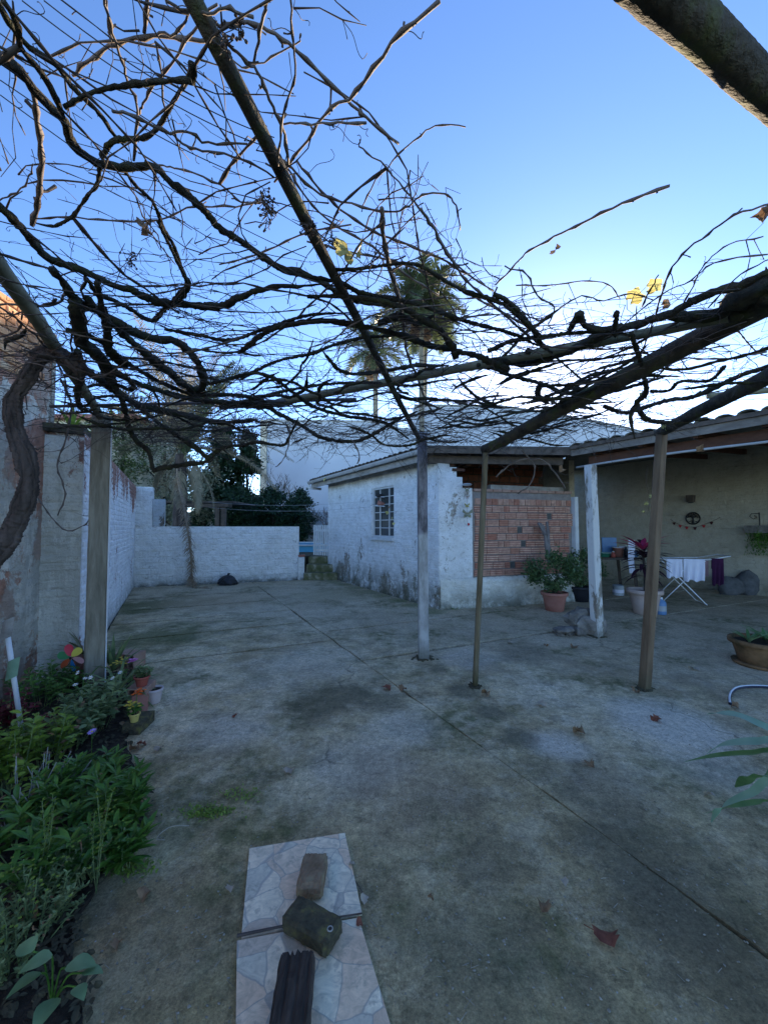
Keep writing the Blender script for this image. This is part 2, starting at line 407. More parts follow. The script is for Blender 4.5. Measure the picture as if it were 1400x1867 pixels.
def greypost():
    n = N('half_painted_post'); z = n.math('ADD', n.sep(2), n.math('MULTIPLY', n.noise(5, 5), .12))
    f = n.noise(14, 7, .7, co=n.mapping((1,1,.3)))
    hi = n.ramp(f, [(.4, (.09,.085,.09)), (.6, (.26,.25,.27))]); lo = n.ramp(f, [(.35, (.24,.235,.22)), (.6, (.42,.42,.41))])
    mr = n.node('ShaderNodeMapRange'); n.link(z, mr.inputs[0]); mr.inputs[1].default_value = 1.46; mr.inputs[2].default_value = 1.5
    c = n.mix(mr.outputs[0], lo, hi); c = footdirt(n, c); n.bump(f, .6, .008); return n.out(c, .85, .25)
M['greypost'] = greypost()
M['pole'] = woodmat('weathered_pole', (.055,.042,.022), (.15,.115,.065), 'z', c3=(.20,.17,.11), sc=14)
M['redpole'] = woodmat('brown_square_post', (.10,.062,.035), (.22,.15,.09), 'z', sc=12)
M['bamboo'] = woodmat('grey_green_bamboo', (.10,.095,.055), (.22,.20,.125), 'x', sc=8, bump=.4)
M['log'] = mott('mossy_log', (.022,.018,.013), (.075,.062,.045), 9, .95, 1, 30, c3=(.085,.095,.03), dist=.02)
M['bark'] = mott('vine_bark', (.018,.014,.011), (.075,.060,.048), 11, .95, 1, 70, dist=.01)
M['moss'] = mott('mossy_bark', (.014,.012,.009), (.048,.042,.028), 16, 1, 1, 60, c3=(.05,.058,.016), dist=.02)
M['trunkbark'] = woodmat('shaggy_trunk_bark', (.030,.022,.018), (.13,.10,.085), 'z', .95, 16, 1)
M['cane'] = mott('vine_cane', (.085,.062,.050), (.20,.16,.135), 14, .8, .4, 60)
M['twig'] = mott('dark_twig', (.045,.034,.03), (.11,.085,.07), 14, .85, 0)
M['dry'] = leafmat('dry_leaf', (.16,.085,.04), (.34,.22,.12), .8, .2, 30)
M['drypale'] = leafmat('pale_dry_leaf', (.34,.27,.19), (.50,.43,.33), .8, .2, 30)
M['dryred'] = leafmat('red_brown_leaf', (.16,.045,.025), (.30,.11,.06), .8, .2, 30)
M['autumn'] = leafmat('yellow_vine_leaf', (.42,.36,.10), (.60,.55,.22), .6, .45, 20)
M['wire'] = mott('rusty_wire', (.05,.045,.045), (.10,.09,.09), 30, .6, 0)
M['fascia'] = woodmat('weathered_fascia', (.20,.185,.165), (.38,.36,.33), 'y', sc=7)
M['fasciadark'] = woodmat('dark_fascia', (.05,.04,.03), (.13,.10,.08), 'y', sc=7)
M['porchfascia'] = woodmat('brown_grey_fascia', (.10,.085,.07), (.22,.195,.165), 'y', sc=7)
M['rafter'] = woodmat('red_brown_rafter', (.05,.022,.013), (.11,.05,.03), 'y', sc=7)
M['gutter'] = mott('grey_gutter', (.30,.30,.29), (.42,.42,.41), 4, .5, .1, 30)
M['tile'] = mott('dark_roof_tile', (.045,.04,.035), (.12,.10,.085), 5, .9, .6, 40, objvar=.4)
M['tilegreen'] = mott('lichened_roof_tile', (.09,.085,.07), (.20,.19,.16), 5, .9, .6, 40, objvar=.4)
M['whitepaint'] = mott('old_white_paint', (.55,.55,.52), (.70,.70,.68), 6, .7, .2, 40)
M['blueware'] = mott('pale_warehouse_render', (.50,.53,.56), (.58,.61,.64), .35, .9, .15, 8)
M['cream'] = mott('cream_render', (.62,.56,.42), (.72,.66,.50), 1, .9, .2, 20)
M['glass'] = N('dark_window_glass').out((.035,.045,.05), .12, .6)
M['terracotta'] = mott('terracotta', (.30,.12,.085), (.42,.19,.14), 7, .8, .2, 60)
M['oldpot'] = mott('mossy_terracotta', (.05,.045,.02), (.20,.11,.05), 6, .9, .5, 40, c3=(.30,.17,.08))
M['claypale'] = mott('pale_clay_pot', (.38,.28,.23), (.48,.37,.31), 5, .8, .2, 60)
M['pinkpot'] = mott('pinkish_pot', (.52,.42,.39), (.60,.50,.47), 6, .7, .1)
M['blackpot'] = mott('black_plastic', (.015,.016,.02), (.03,.03,.035), 4, .5, 0)
M['redpot'] = mott('red_pot', (.28,.06,.045), (.38,.09,.06), 6, .6, 0)
M['yellowpot'] = mott('yellow_pot', (.55,.42,.10), (.65,.50,.15), 6, .5, 0)
M['bag'] = mott('black_bin_bag', (.008,.009,.012), (.02,.021,.026), 9, .32, .9, 22, spec=.5, dist=.03)
M['stone'] = mott('grey_stone', (.09,.08,.065), (.19,.17,.145), 9, .9, 1, 40, c3=(.27,.25,.22), objvar=.4, dist=.02)
M['darkstone'] = mott('dark_stone', (.06,.06,.06), (.15,.15,.15), 6, .9, 1, 20)
M['hollowbrick'] = mott('hollow_clay_block', (.30,.17,.12), (.42,.27,.20), 7, .9, .4, 50)
M['mossbrick'] = mott('mossy_brick', (.045,.038,.024), (.10,.085,.048), 22, .98, 1, 90, c3=(.19,.17,.05))
M['oldbrick'] = mott('worn_red_brick', (.15,.10,.05), (.26,.17,.10), 14, .95, .9, 60, c3=(.34,.26,.14))
M['charwood'] = woodmat('dark_grooved_wood', (.012,.009,.007), (.10,.072,.052), 'y', .9, 22, 1)
M['white'] = mott('white_plastic', (.62,.63,.64), (.70,.71,.72), 3, .5, 0)
M['cloth'] = mott('white_cloth', (.62,.62,.70), (.72,.72,.80), 4, .9, .3, 40)
M['purple'] = mott('purple_towel', (.030,.006,.028), (.05,.010,.045), 6, .95, .5, 90)
M['pinkcloth'] = mott('dusty_pink_cloth', (.30,.19,.20), (.36,.24,.25), 6, .95, .3, 60)
M['green'] = mott('green_plastic', (.05,.25,.16), (.07,.32,.2), 4, .5, 0)
M['blue'] = mott('blue_plastic', (.10,.20,.36), (.14,.26,.44), 4, .4, 0)
M['steel'] = mott('dull_tin', (.30,.32,.33), (.42,.44,.45), 8, .4, 0)
M['pool'] = mott('pool_blue', (.10,.42,.62), (.16,.52,.72), 3, .3, 0)
M['iron'] = mott('black_iron', (.012,.012,.012), (.03,.025,.02), 10, .6, 0)
M['red'] = mott('red_felt', (.40,.03,.035), (.50,.05,.05), 8, .9, 0)
M['darkfelt'] = mott('dark_felt', (.06,.02,.02), (.10,.035,.03), 8, .9, 0)
M['ceramic'] = mott('teal_ornament', (.10,.17,.15), (.34,.26,.12), 30, .5, 0)
M['hose'] = mott('navy_hose', (.012,.016,.035), (.025,.03,.06), 8, .4, 0)
M['hosewhite'] = mott('hose_white', (.6,.62,.64), (.7,.72,.72), 8, .35, 0)
for nm, c in (('red', (.55,.03,.06)), ('yellow', (.68,.56,.10)), ('pink', (.72,.36,.36)), ('blue', (.02,.22,.50)), ('orange', (.60,.10,.03)), ('green', (.05,.22,.08))):
    M['petal_'+nm] = N('petal_'+nm).out(c, .5, .4)
M['fl_white'] = N('white_petals').out((.75,.74,.72), .6); M['fl_yellow'] = N('yellow_petals').out((.70,.52,.06), .6)
M['fl_orange'] = N('orange_petals').out((.80,.16,.02), .6); M['fl_pink'] = N('pink_petals').out((.68,.22,.50), .6); M['fl_lilac'] = N('lilac_petals').out((.50,.34,.70), .6)
M['lf_green'] = leafmat('glossy_green_leaf', (.035,.105,.014), (.14,.27,.04))
M['lf_haze'] = leafmat('pale_twiggy_leaf', (.13,.15,.09), (.30,.31,.20), .8)
M['lf_grey'] = leafmat('grey_green_leaf', (.10,.15,.055), (.25,.31,.125), .6)
M['lf_yel'] = leafmat('yellow_green_leaf', (.13,.21,.025), (.27,.36,.05))
M['lf_dark'] = leafmat('dark_green_leaf', (.010,.030,.012), (.028,.062,.024))
M['lf_purple'] = leafmat('maroon_leaf', (.10,.012,.018), (.22,.03,.045))
M['lf_cord'] = leafmat('plum_leaf', (.022,.010,.018), (.055,.018,.035))
M['lf_cordred'] = leafmat('crimson_leaf', (.36,.02,.07), (.52,.05,.15))
M['lf_jade'] = leafmat('jade_leaf', (.05,.095,.035), (.12,.18,.07), .4, .15)
M['lf_brom'] = leafmat('bromeliad_leaf', (.10,.11,.04), (.22,.20,.09))
M['lf_palm'] = leafmat('palm_leaflet', (.07,.10,.05), (.16,.20,.09))
M['lf_palmgrey'] = leafmat('dry_palm_leaflet', (.22,.19,.12), (.40,.34,.22), .8)
M['lf_dead'] = leafmat('dead_palm_leaflet', (.24,.17,.11), (.42,.32,.22), .9, .15)
M['lf_bigpale'] = leafmat('pale_big_leaf', (.12,.22,.09), (.28,.40,.19), .5)
M['lf_strap'] = leafmat('pale_strap_leaf', (.18,.32,.20), (.30,.44,.30), .5)
M['lf_strapdark'] = leafmat('green_strap_leaf', (.08,.18,.05), (.17,.29,.10), .5)
M['bush'] = leafmat('yellowgreen_bush', (.05,.09,.02), (.13,.17,.05))
M['branchgrey'] = mott('grey_bare_branch', (.13,.11,.10), (.24,.21,.19), 8, .9, 0)

M['crumb'] = mott('grit', (.10,.085,.06), (.40,.36,.28), 30, .95, 0)
# tiles with a printed crazy-stone pattern
def tilemat():
    n = N('printed_stone_tile')
    co = n.mapping((1,1,1)); w_ = n.noise(5, 3, co=co)
    wn = n.node('ShaderNodeTexNoise'); n.link(n.co, wn.inputs['Vector']); wn.inputs['Scale'].default_value = 9
    ad = n.node('ShaderNodeVectorMath', operation='MULTIPLY_ADD'); n.link(wn.outputs['Color'], ad.inputs[0]); ad.inputs[1].default_value = (.05,.05,0); n.link(n.co, ad.inputs[2])
    d = n.voro(8.5, 'DISTANCE_TO_EDGE', ad.outputs[0]); cc = n.voro(8.5, 'F1', ad.outputs[0], 'Color')
    sx = n.node('ShaderNodeSeparateColor'); n.link(cc, sx.inputs[0])
    stone = n.ramp(sx.outputs[0], [(.0, (.82,.70,.47)), (.3, (.74,.52,.32)), (.5, (.44,.39,.29)), (.7, (.86,.74,.50)), (1, (.72,.49,.30))])
    vein = n.noise(16, 7, .7, dist=1.5, co=n.mapping((1,1.6,1), (0,0,.6)))
    stone = n.mix(.8, stone, n.ramp(vein, [(.3, .66), (.62, 1.2)]), 'MULTIPLY')
    c = n.mix(n.ramp(d, [(.008, .7), (.022, 0.0)]), stone, (.36,.32,.26))
    c = n.mix(n.math('MULTIPLY', n.ramp(n.noise(30, 5), [(.56, 0.0), (.64, 1.0)]), .4), c, (.25,.21,.15))
    c = n.mix(.5, c, n.ramp(n.noise(4, 6), [(.3, .8), (.6, 1.1)]), 'MULTIPLY')
    n.bump(d, .3, .004); return n.out(c, .42, .5)
M['slabtile'] = tilemat()

# ------------------------------------------------------------------ ground, yard slabs, terrace
mb = MB(); mb.poly([(-400,-60,-.12), (400,-60,-.12), (400,900,-.12), (-400,900,-.12)])
struct(mb.build('ground', M['earth']))
mb = MB(); mb.prism([(-7,-3),(10.5,-3),(10.5,14.5),(-2.0,14.5),(-6.8,10.2),(-5.0,6.8),(-3.2,3.9),(-3.05,-3)], -.10, -.028)
struct(mb.build('yard_base', M['joint']))

import numpy as np
def clip_poly(poly, p, nrm):
    out = []
    for i in range(len(poly)):
        a, b = poly[i], poly[(i+1) % len(poly)]
        da, db = (a-p).dot(nrm), (b-p).dot(nrm)
        if da >= 0: out.append(a)
        if (da >= 0) != (db >= 0): out.append(a.lerp(b, da/(da-db)))
    return out
def rough_edge(poly, step=.09, j=.009, inset=.011):
    c = sum(poly, Vector((0,0)))/len(poly); out = []
    for i in range(len(poly)):
        a, b = poly[i], poly[(i+1) % len(poly)]; L = (b-a).length; k = max(1, min(90, int(L/step)))
        nrm = Vector((-(b-a).y, (b-a).x)).normalized()
        if nrm.dot(c-a) < 0: nrm = -nrm
        wob = 0; ins = inset*(2.3 if abs((b-a).normalized().dot(jb)) > .95 else 1)
        for q in range(k):
            wob = wob*.75 + rnd(-j, j)
            out.append(a.lerp(b, q/k) + nrm*(ins+max(-inset*.9, wob)))
    return out
yard = [V(-4.9,-2.5), V(10.2,-2.5), V(10.2,14), V(-1.2,14), V(-6.15,9.62), V(-3.2,4.1), V(-3.1,3.8)]
yard = [V(-3.1,-2.5), V(10.2,-2.5), V(10.2,14), V(-1.6,13.4), V(-1.9,11.05), V(-6.2,9.55), V(-3.1,4.0)]
J0 = V(-.97, 5.68); ja = V(math.cos(R(-61.5)), math.sin(R(-61.5))); jn = V(-ja.y, ja.x)      # long joint, jn points right
jb = V(math.cos(R(24)), math.sin(R(24)))
left = clip_poly(yard, J0, -jn); right = clip_poly(yard, J0, jn)
slabs = []
cuts = [V(-2.0,4.55), V(-2.4,5.6), V(-2.8,6.5), V(-3.2,7.5), V(-3.6,8.7)]
rem = left; nb = V(-jb.y, jb.x)
for cpt in cuts:
    slabs.append(clip_poly(rem, cpt, -nb)); rem = clip_poly(rem, cpt, nb)
slabs.append(rem)
first = slabs[0]
rem = right
for cpt in (V(1.2,5.0), V(1.4,6.55)):
    slabs.append(clip_poly(rem, cpt, -nb)); rem = clip_poly(rem, cpt, nb)
slabs.append(rem)
out = []
for s_ in slabs:
    if len(s_) < 3: continue
    cx_ = sum(s_, Vector((0,0)))/len(s_)
    out.append(s_)
yp = bpy.data.objects.new('yard_paving', None); col.objects.link(yp); yp['kind'] = 'structure'
for s_ in out:
    pts = rough_edge(s_)
    mb = MB(); h = rnd(-.004, .0)
    mb.prism([(p.x, p.y) for p in pts], -.05, h)
    mb.build('concrete_slab', M['yard'], yp)

mb = MB(); mb.prism([(-30,9.7),(-6.4,9.85),(-2.45,11.35),(-2.3,11.9),(-1.5,11.9),(1.5,16),(1.5,60),(-30,60)], -.1, .6)
struct(mb.build('terrace_ground', M['earth']))
# soil bed along the left wall
mb = MB()
bed = [G(245,1225), G(262,1262), G(243,1300), G(228,1352), G(262,1450), G(262,1530), G(190,1590), G(140,1680), G(128,1760), G(150,1880)]
bedp = [(p.x, p.y) for p in bed] + [(-.9,-1.5), (-3.05,-1.5), (-3.05,3.0), (-3.3,3.85)]
nb_ = []
for i in range(len(bedp)):
    a = Vector(bedp[i]); b = Vector(bedp[(i+1) % len(bedp)])
    k = max(1, int((b-a).length/.06)); k = min(k, 30)
    for q in range(k): nb_.append(tuple(a.lerp(b, q/k) + Vector((rnd(-.012,.012), rnd(-.012,.012)))))
mb.prism(nb_, -.02, .018)
struct(mb.build('soil_bed', M['soil']))
mb = MB()
for i in range(1500):
    t = random.random(); k = random.randrange(len(bed)-1)
    e = bed[k].lerp(bed[k+1], random.random()); x = e.x - abs(random.gauss(0, .30)) + .03; y = e.y + rnd(-.05,.05)
    if x < -3.0: continue
    mb.rock((x, y, .02), (rnd(.01,.035), rnd(.01,.035), rnd(.008,.025)), i) if i % 4 == 0 else mb.leaf((x,y,.03), (rnd(-1,1), rnd(-1,1), rnd(-.2,.3)), rnd(.02,.05), rnd(.01,.02), .3)
stuff(mb.build('soil_litter', M['earth'])); 

# ------------------------------------------------------------------ walls
def brick_proto(L, D, H, mat, bev=.006, seed=0, jit=.003):
    rs = random.Random(seed); mb = MB()
    # front face chamfered box: local x along wall, y outward (-y is the visible side), z up
    o = [(-L/2, D/2), (L/2, D/2)]
    n = len(mb.v)
    def q(): return rs.uniform(-jit, jit)
    for (ix, iz, y) in ((0,0,D/2),(0,0,-D/2+bev),(bev,bev,-D/2)):
        for sx, sz in ((-1,-1),(1,-1),(1,1),(-1,1)):
            mb.v.append((sx*(L/2-ix)+q(), y+q()*.6, sz*(H/2-iz)+q()))
    for a in (0, 4):
        for i in range(4):
            j = (i+1) % 4; mb.f.append((a+i, a+j, a+4+j, a+4+i)); mb.m.append(0)
    mb.f.append((8,9,10,11)); mb.m.append(0)
    return mb.mesh('brick', mat)
def wall(name, label, p0, p1, z0, z1, th, mat, side=1, stagger=True, holes=(), brick=None, bz=None, cat='wall', topfn=None, maxobj=300, backmat=None, prefer=None, group=None):
    """p0->p1 plan line of the visible face; thickness goes to the left (side=1) or right (-1) of that direction.
       brick = (length, height, proud, joint); bz = z range with bricks"""
    p0 = Vector(p0); p1 = Vector(p1); d = (p1-p0); L = d.length; d.normalize(); nrm = Vector((-d.y, d.x))*side
    root = thing(name, label, cat, (p0.x, p0.y, 0), group)
    rz = math.atan2(d.y, d.x)
    ss = sorted({0, L} | {h[0] for h in holes} | {h[1] for h in holes}); segs = []
    for a, b in zip(ss[:-1], ss[1:]):
        hs = [h for h in holes if h[0] <= a+1e-6 and h[1] >= b-1e-6]
        if not hs: segs.append((a, b, z0, z1))
        else:
            h = hs[0]
            if h[2] > z0: segs.append((a, b, z0, h[2]))
            if h[3] < z1: segs.append((a, b, h[3], z1))
    mb = MB()
    for a, b, za, zb in segs:
        q = [p0+d*a, p0+d*b, p0+d*b+nrm*th, p0+d*a+nrm*th]
        n = len(mb.v); zt = [zb, zb, zb, zb]
        if topfn and abs(zb-z1) < 1e-6: zt = [topfn(a), topfn(b), topfn(b), topfn(a)]
        for p in q: mb.v.append((p.x, p.y, za))
        for p, z in zip(q, zt): mb.v.append((p.x, p.y, z))
        for f in ((0,3,2,1),(4,5,6,7),(0,1,5,4),(1,2,6,5),(2,3,7,6),(3,0,4,7)): mb.f.append(tuple(n+i for i in f)); mb.m.append(0)
    mb.build('masonry_core', backmat or mat, root)
    if brick:
        bj = brick[4] if len(brick) > 4 else .003; bl, bh, pr, jt = brick[:4]; zb0, zb1 = bz or (z0, z1)
        rows = int((zb1-zb0)/(bh+jt)); protos = [brick_proto(bl, .05, bh, mat, min(.012, pr+.004), s, bj) for s in range(9)]
        halfs = [brick_proto(bl*.48, .05, bh, mat, min(.012, pr+.004), s+9) for s in range(2)]
        places = []
        for r in range(rows):
            z = zb0 + (r+.5)*(bh+jt); x = -(bl/2 if (r % 2 and stagger) else 0) + bl/2 + (jt if stagger else 0)
            while x < L - bl*.3:
                a, b = x-bl/2, x+bl/2; use = None
                if a < -bl*.05:
                    x2 = (b)/2; use = ('h', max(bl*.25, x2))
                elif b > L: use = ('h', L-bl*.26) if L-a > bl*.5 else None
                else: use = ('f', x)
                if use:
                    ww = bl if use[0] == 'f' else bl*.48; ctr = use[1]
                    if not any(h[0]-ww/2 < ctr < h[1]+ww/2 and h[2]-bh/2 < z < h[3]+bh/2 for h in holes):
                        if not topfn or z+bh/2 < topfn(ctr):
                            places.append((use[0], ctr, z))
                x += bl+jt
        camp = Vector((0,0,EYE))
        def key(pl):
            p = p0+d*pl[1]; return (Vector((p.x, p.y, pl[2]))-camp).length
        places.sort(key=key)
        rest = MB()
        for i, (k, c, z) in enumerate(places):
            off = rnd(-.004, .003) + (rnd(-.006,.004) if random.random() < .2 else 0)
            p = p0 + d*c + nrm*(.025-pr+off)
            me = random.choice(protos if k == 'f' else halfs); tilt = rnd(-.012, .012)
            if i < maxobj:
                o = inst('brick', me, root, (p.x-p0.x, p.y-p0.y, z+rnd(-.003,.003)), rot=(0, tilt, rz+(0 if side > 0 else math.pi)))
            else:
                Mx = Matrix.Translation((p.x, p.y, z)) @ Matrix.Rotation(rz+(0 if side > 0 else math.pi), 4, 'Z') @ Matrix.Rotation(tilt, 4, 'Y')
                n = len(rest.v); rest.v += [tuple(Mx @ v.co) for v in me.vertices]
                for f in me.polygons: rest.f.append(tuple(n+i_ for i_ in f.vertices)); rest.m.append(0)
        if rest.f:
            o = rest.build('far_bricks', mat, root); stuff(o)
    return root

# tall peeling wall at the left; visible face looks right, so thickness goes left of direction p0->p1 when walking +Y
def wallT_top(s): return 3.50 + .03*math.sin(s*5)
tw = wall('garden_wall', 'tall old wall at the left with peeling whitewash and sunlit bare bricks along its top', (-2.72,-2.0), (-3.42,3.95), -.1, 3.5, .25, M['tallwall'], 1)
# exposed brick courses in its upper band and a ragged coping
d = Vector((-.70,5.95)).normalized(); nl = Vector((-d.y, d.x)); rz = math.atan2(d.y, d.x)
prs = [brick_proto(.225, .06, .062, M['tallbrick'], .008, s+20, .006) for s in range(6)]
k = 0
for r in range(13):
    z = 2.62 + r*.074
    x = 3.2 + (.12 if r % 2 else 0)
    while x < 5.95:
        x += .24
        if x > 5.98-.12: break
        keep = random.random() < (.12 if r < 4 else .5 if r < 7 else .93)
        if not keep or k >= 298: continue
        p = Vector((-2.72,-2.0)) + d*x + nl*(.03-.014+rnd(-.006,.006))
        inst('brick', random.choice(prs), tw, (p.x+2.72, p.y+2.0, z), rot=(0, rnd(-.02,.02), rz)); k += 1
for i in range(46):     # ragged top
    x = 3.0 + i*.064
    if random.random() < .55:
        mbk = MB(); p = Vector((-2.72,-2.0)) + d*x + nl*rnd(.03,.2)
        mbk.box((p.x, p.y, 3.5+rnd(.015,.04)), (rnd(.06,.16), rnd(.06,.11), rnd(.05,.10)), rz+rnd(-.3,.3), jit=.008); mbk.build('brick', M['tallbrick'], tw)
mbk = MB(); mbk.box((-3.43, 3.91, 1.75), (.035,.05,3.4), rz, jit=.01)
mbk.build('corner_render', M['cement'], tw)

# white receding wall with its front pier
sw = wall('garden_wall', 'whitewashed brick wall receding along the left side with bare brick at its top edge', (-3.15,4.02), (-6.22,9.62), -.1, 2.5, .30, M['sidewash'], 1, brick=(.235,.068,.007,.012,.005), bz=(0,2.5), maxobj=296)
pw = wall('wall_pier', 'grey whitewashed brick pier beside the concrete post, dark weathered cap on top', (-3.46,3.80), (-3.13,3.98), -.1, 2.43, .03, M['pierwash'], 1, brick=(.37,.075,.0035,.012), bz=(0,2.42), cat='pier', stagger=False)
mbk = MB(); mbk.box((-3.35,4.02,2.50), (.36,.34,.08), R(28), jit=.015); mbk.build('cap', M['log'], pw)
# back wall with stepped end
bw = wall('garden_wall', 'low white painted block wall across the back of the yard', (-6.22,9.60), (-2.44,11.08), -.1, 1.5, .22, M['backwash'], 1, brick=(.34,.13,.010,.014,.012), bz=(0,1.5))
wall('wall_pier', 'tall white stepped pier in the back left corner where the two white walls meet', (-6.22,9.57), (-5.86,9.72), 1.5, 2.5, .24, M['backwash'], 1, brick=(.30,.14,.010,.02), bz=(1.5,2.5), cat='pier')
wall('wall_pier', 'shorter whitewashed step of the back corner pier', (-5.86,9.74), (-5.62,9.835), 1.5, 2.2, .2, M['farwash'], 1, brick=(.2,.10,.010,.02), bz=(1.5,2.2), cat='pier')
sp = wall('wall_pier', 'small white block pier left of the steps with a clay piece on top', (-2.43,10.93), (-2.26,10.99), -.1, .62, .2, M['backwash'], 1, brick=(.16,.15,.01,.02), bz=(0,.6), cat='pier')
mbk = MB(); mbk.box((-2.36,11.05,.66), (.18,.15,.06), .3, jit=.01); mbk.build('clay_cap', M['terracotta'], sp)

# house ------------------------------------------------------------
C0 = Vector((1.0, 7.0)); dA = Vector((-2.64, 4.40)).normalized(); nA = Vector((-dA.y, dA.x))*-1   # nA faces into the house? set below
inA = Vector((dA.y, -dA.x))            # to the right of dA = inside of house
house = thing('outbuilding', 'white limewashed outbuilding with a barred window and a low sheet roof', 'building', (1.0, 7.0, 0))
def sub_wall(root, fn):
    """move the parts of a wall thing made by fn under another thing as one part per piece"""
    wthing = fn(); org = Vector(wthing.location)
    for o in list(wthing.children):
        o.parent = root; o.location = Vector(o.location) + org - origin(root)
    bpy.data.objects.remove(wthing)
LA = 5.13
# window hole along wall A measured from the corner
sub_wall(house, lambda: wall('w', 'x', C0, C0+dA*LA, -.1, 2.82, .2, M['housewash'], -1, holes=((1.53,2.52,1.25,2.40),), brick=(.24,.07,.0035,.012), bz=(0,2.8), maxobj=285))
def topB(s): return 2.66 if s < .42 else (2.42 if s < .62 else 2.2)
dB = Vector((2.04,.60)).normalized(); nB = Vector((-dB.y, dB.x))
for a, b, zt in ((0,.22,2.74),(.22,.36,2.60),(.36,.48,2.42),(.48,.68,2.22)):
    mb = MB(); q = [C0+dB*a, C0+dB*b, C0+dB*b+nB*.18, C0+dB*a+nB*.18]; mb.prism([tuple(p) for p in q], -.1, zt); mb.build('corner_wall', M['housewash'], house)
# window: recessed frame, bars and panes
wn_org = C0 + dA*1.53
fr = MB(); rzA = math.atan2(dA.y, dA.x)
def onA(s, dep, z): p = C0 + dA*s + inA*dep; return (p.x, p.y, z)
def barA(mb, s0, s1, z0, z1, dep, th):
    mb.box(onA((s0+s1)/2, dep, (z0+z1)/2), (s1-s0, th, z1-z0), rzA)
for s0, s1, z0, z1 in ((1.53,1.57,1.25,2.40),(2.48,2.52,1.25,2.40),(1.57,2.48,1.25,1.29),(1.57,2.48,2.36,2.40)): barA(fr, s0, s1, z0, z1, .06, .05)
frame = fr.build('window_frame', M['whitepaint'], house)
cs = [1.57, 1.80, 2.20, 2.48]; zs = [1.29 + i*(1.07/6) for i in range(7)]
for s in cs[1:-1]:
    mb = MB(); barA(mb, s-.008, s+.008, 1.29, 2.36, .055, .03); mb.build('glazing_bar', M['whitepaint'], frame)
for z in zs[1:-1]:
    mb = MB(); barA(mb, 1.57, 2.48, z-.008, z+.008, .058, .02); mb.build('glazing_bar', M['whitepaint'], frame)
for i in range(3):
    for j in range(6):
        mb = MB(); a, b = cs[i]+.008, cs[i+1]-.008; tz = rnd(-.02,.02)
        mb.box(onA((a+b)/2, .072, (zs[j]+zs[j+1])/2), (b-a, .004, zs[j+1]-zs[j]-.012), rzA+tz*.4); mb.build('pane', M['glass'], frame)
mb = MB(); barA(mb, 1.50, 2.55, 1.19, 1.25, -.02, .10); mb.build('window_sill', M['whitepaint'], house)
# rough base course under the brick screen
base_pts = [C0 + dB*.30 - nB*.02, C0+dB*2.95 - nB*.05, C0+dB*2.95+nB*.2, C0+dB*.30+nB*.17]
mb = MB()
nx, nz = 60, 14
for i in range(nx+1):
    for j in range(nz+1):
        s = .02 + (2.93)*i/nx; z = -.05 + .60*j/nz
        bulge = .05 + .02*math.sin(s*9+z*7) + rnd(-.010,.010) - (.05 if j == nz else 0)
        if s < .5: bulge *= s/.5*1.0
        p = C0 + dB*s - nB*(.012+bulge); mb.v.append((p.x, p.y, z+rnd(-.006,.006)))
for i in range(nx):
    for j in range(nz):
        a = i*(nz+1)+j; mb.f.append((a, a+nz+1, a+nz+2, a+1)); mb.m.append(0)
for i in range(nx):
    a = i*(nz+1)+nz; p = C0+dB*(.02+2.93*i/nx)+nB*.1; q = C0+dB*(.02+2.93*(i+1)/nx)+nB*.1
    k = len(mb.v); mb.v += [(p.x,p.y,.56),(q.x,q.y,.56)]; mb.f.append((a, a+nz+1, k+1, k)); mb.m.append(0)
bs = mb.build('rough_plinth', M['basewash'], house, smooth=True)
# brick screen wall
scr = thing('brick_screen_wall', 'half height screen of ribbed red hollow bricks beside the white outbuilding', 'wall', tuple(C0)+(0,))
mb = MB(); q = [C0+dB*.68, C0+dB*2.93, C0+dB*2.93+nB*.12, C0+dB*.68+nB*.12]
mb.prism([tuple(p) for p in q], .5, lambda p: 2.16); mb.build('mortar_bed', M['mortar'], scr)
def ribbed(L, H, kind, seed):
    rs = random.Random(seed); mb = MB()
    if kind == 'hole':
        mb.box((0,0,0), (L, .02, H)); return mb.mesh('brick', M['hole'])
    rib = 3 if kind != 'v' else 4
    if kind == 'v':
        for i in range(rib): mb.box((-L/2+(i+.5)*L/rib, 0, 0), (L/rib*.74, .045, H), jit=.0015)
        mb.box((0,.012,0), (L,.03,H))
    else:
        for i in range(rib): mb.box((0, 0, -H/2+(i+.5)*H/rib), (L, .045, H/rib*.70), jit=.002)
        mb.box((0,.012,0), (L,.03,H), mi=1)
    return mb.mesh('brick', [M['screenbrick'], M['redgroove']])
bh = .128; protoS = {(k, L): [ribbed(L, bh-(.012 if k!='cap' else 0), k, s) for s in range(4)] for k, L in (('h',.245),('h',.19),('h',.11),('v',.11),('hole',.10))}
rzB = math.atan2(dB.y, dB.x); z = .565; row = 0
holes_at = {(2,4),(3,9),(6,5),(5,7),(8,3),(4,8),(9,3),(6,2)}
while z < 2.03:
    s = .70 + rnd(0,.03); j = 0
    while s < 2.88:
        kind = 'v' if row == 10 else 'h'; L = .11 if row == 10 else ((.245 if random.random() < .7 else .19) if random.random() < .72 else .11)
        if row != 10 and random.random() < .045: kind = 'hole'; L = .10
        if s+L > 2.93: L = .11; kind = 'h' if kind == 'hole' else kind
        if s+L > 2.95: break
        p = C0 + dB*(s+L/2) - nB*((.004 if kind != 'hole' else -.002)+rnd(-.004,.004))
        inst('brick', random.choice(protoS[(kind, L)]), scr, (p.x-C0.x, p.y-C0.y, z+bh/2+rnd(-.002,.002)), rot=(0, rnd(-.012,.012), rzB)); s += L+.012; j += 1
    z += bh+.006; row += 1
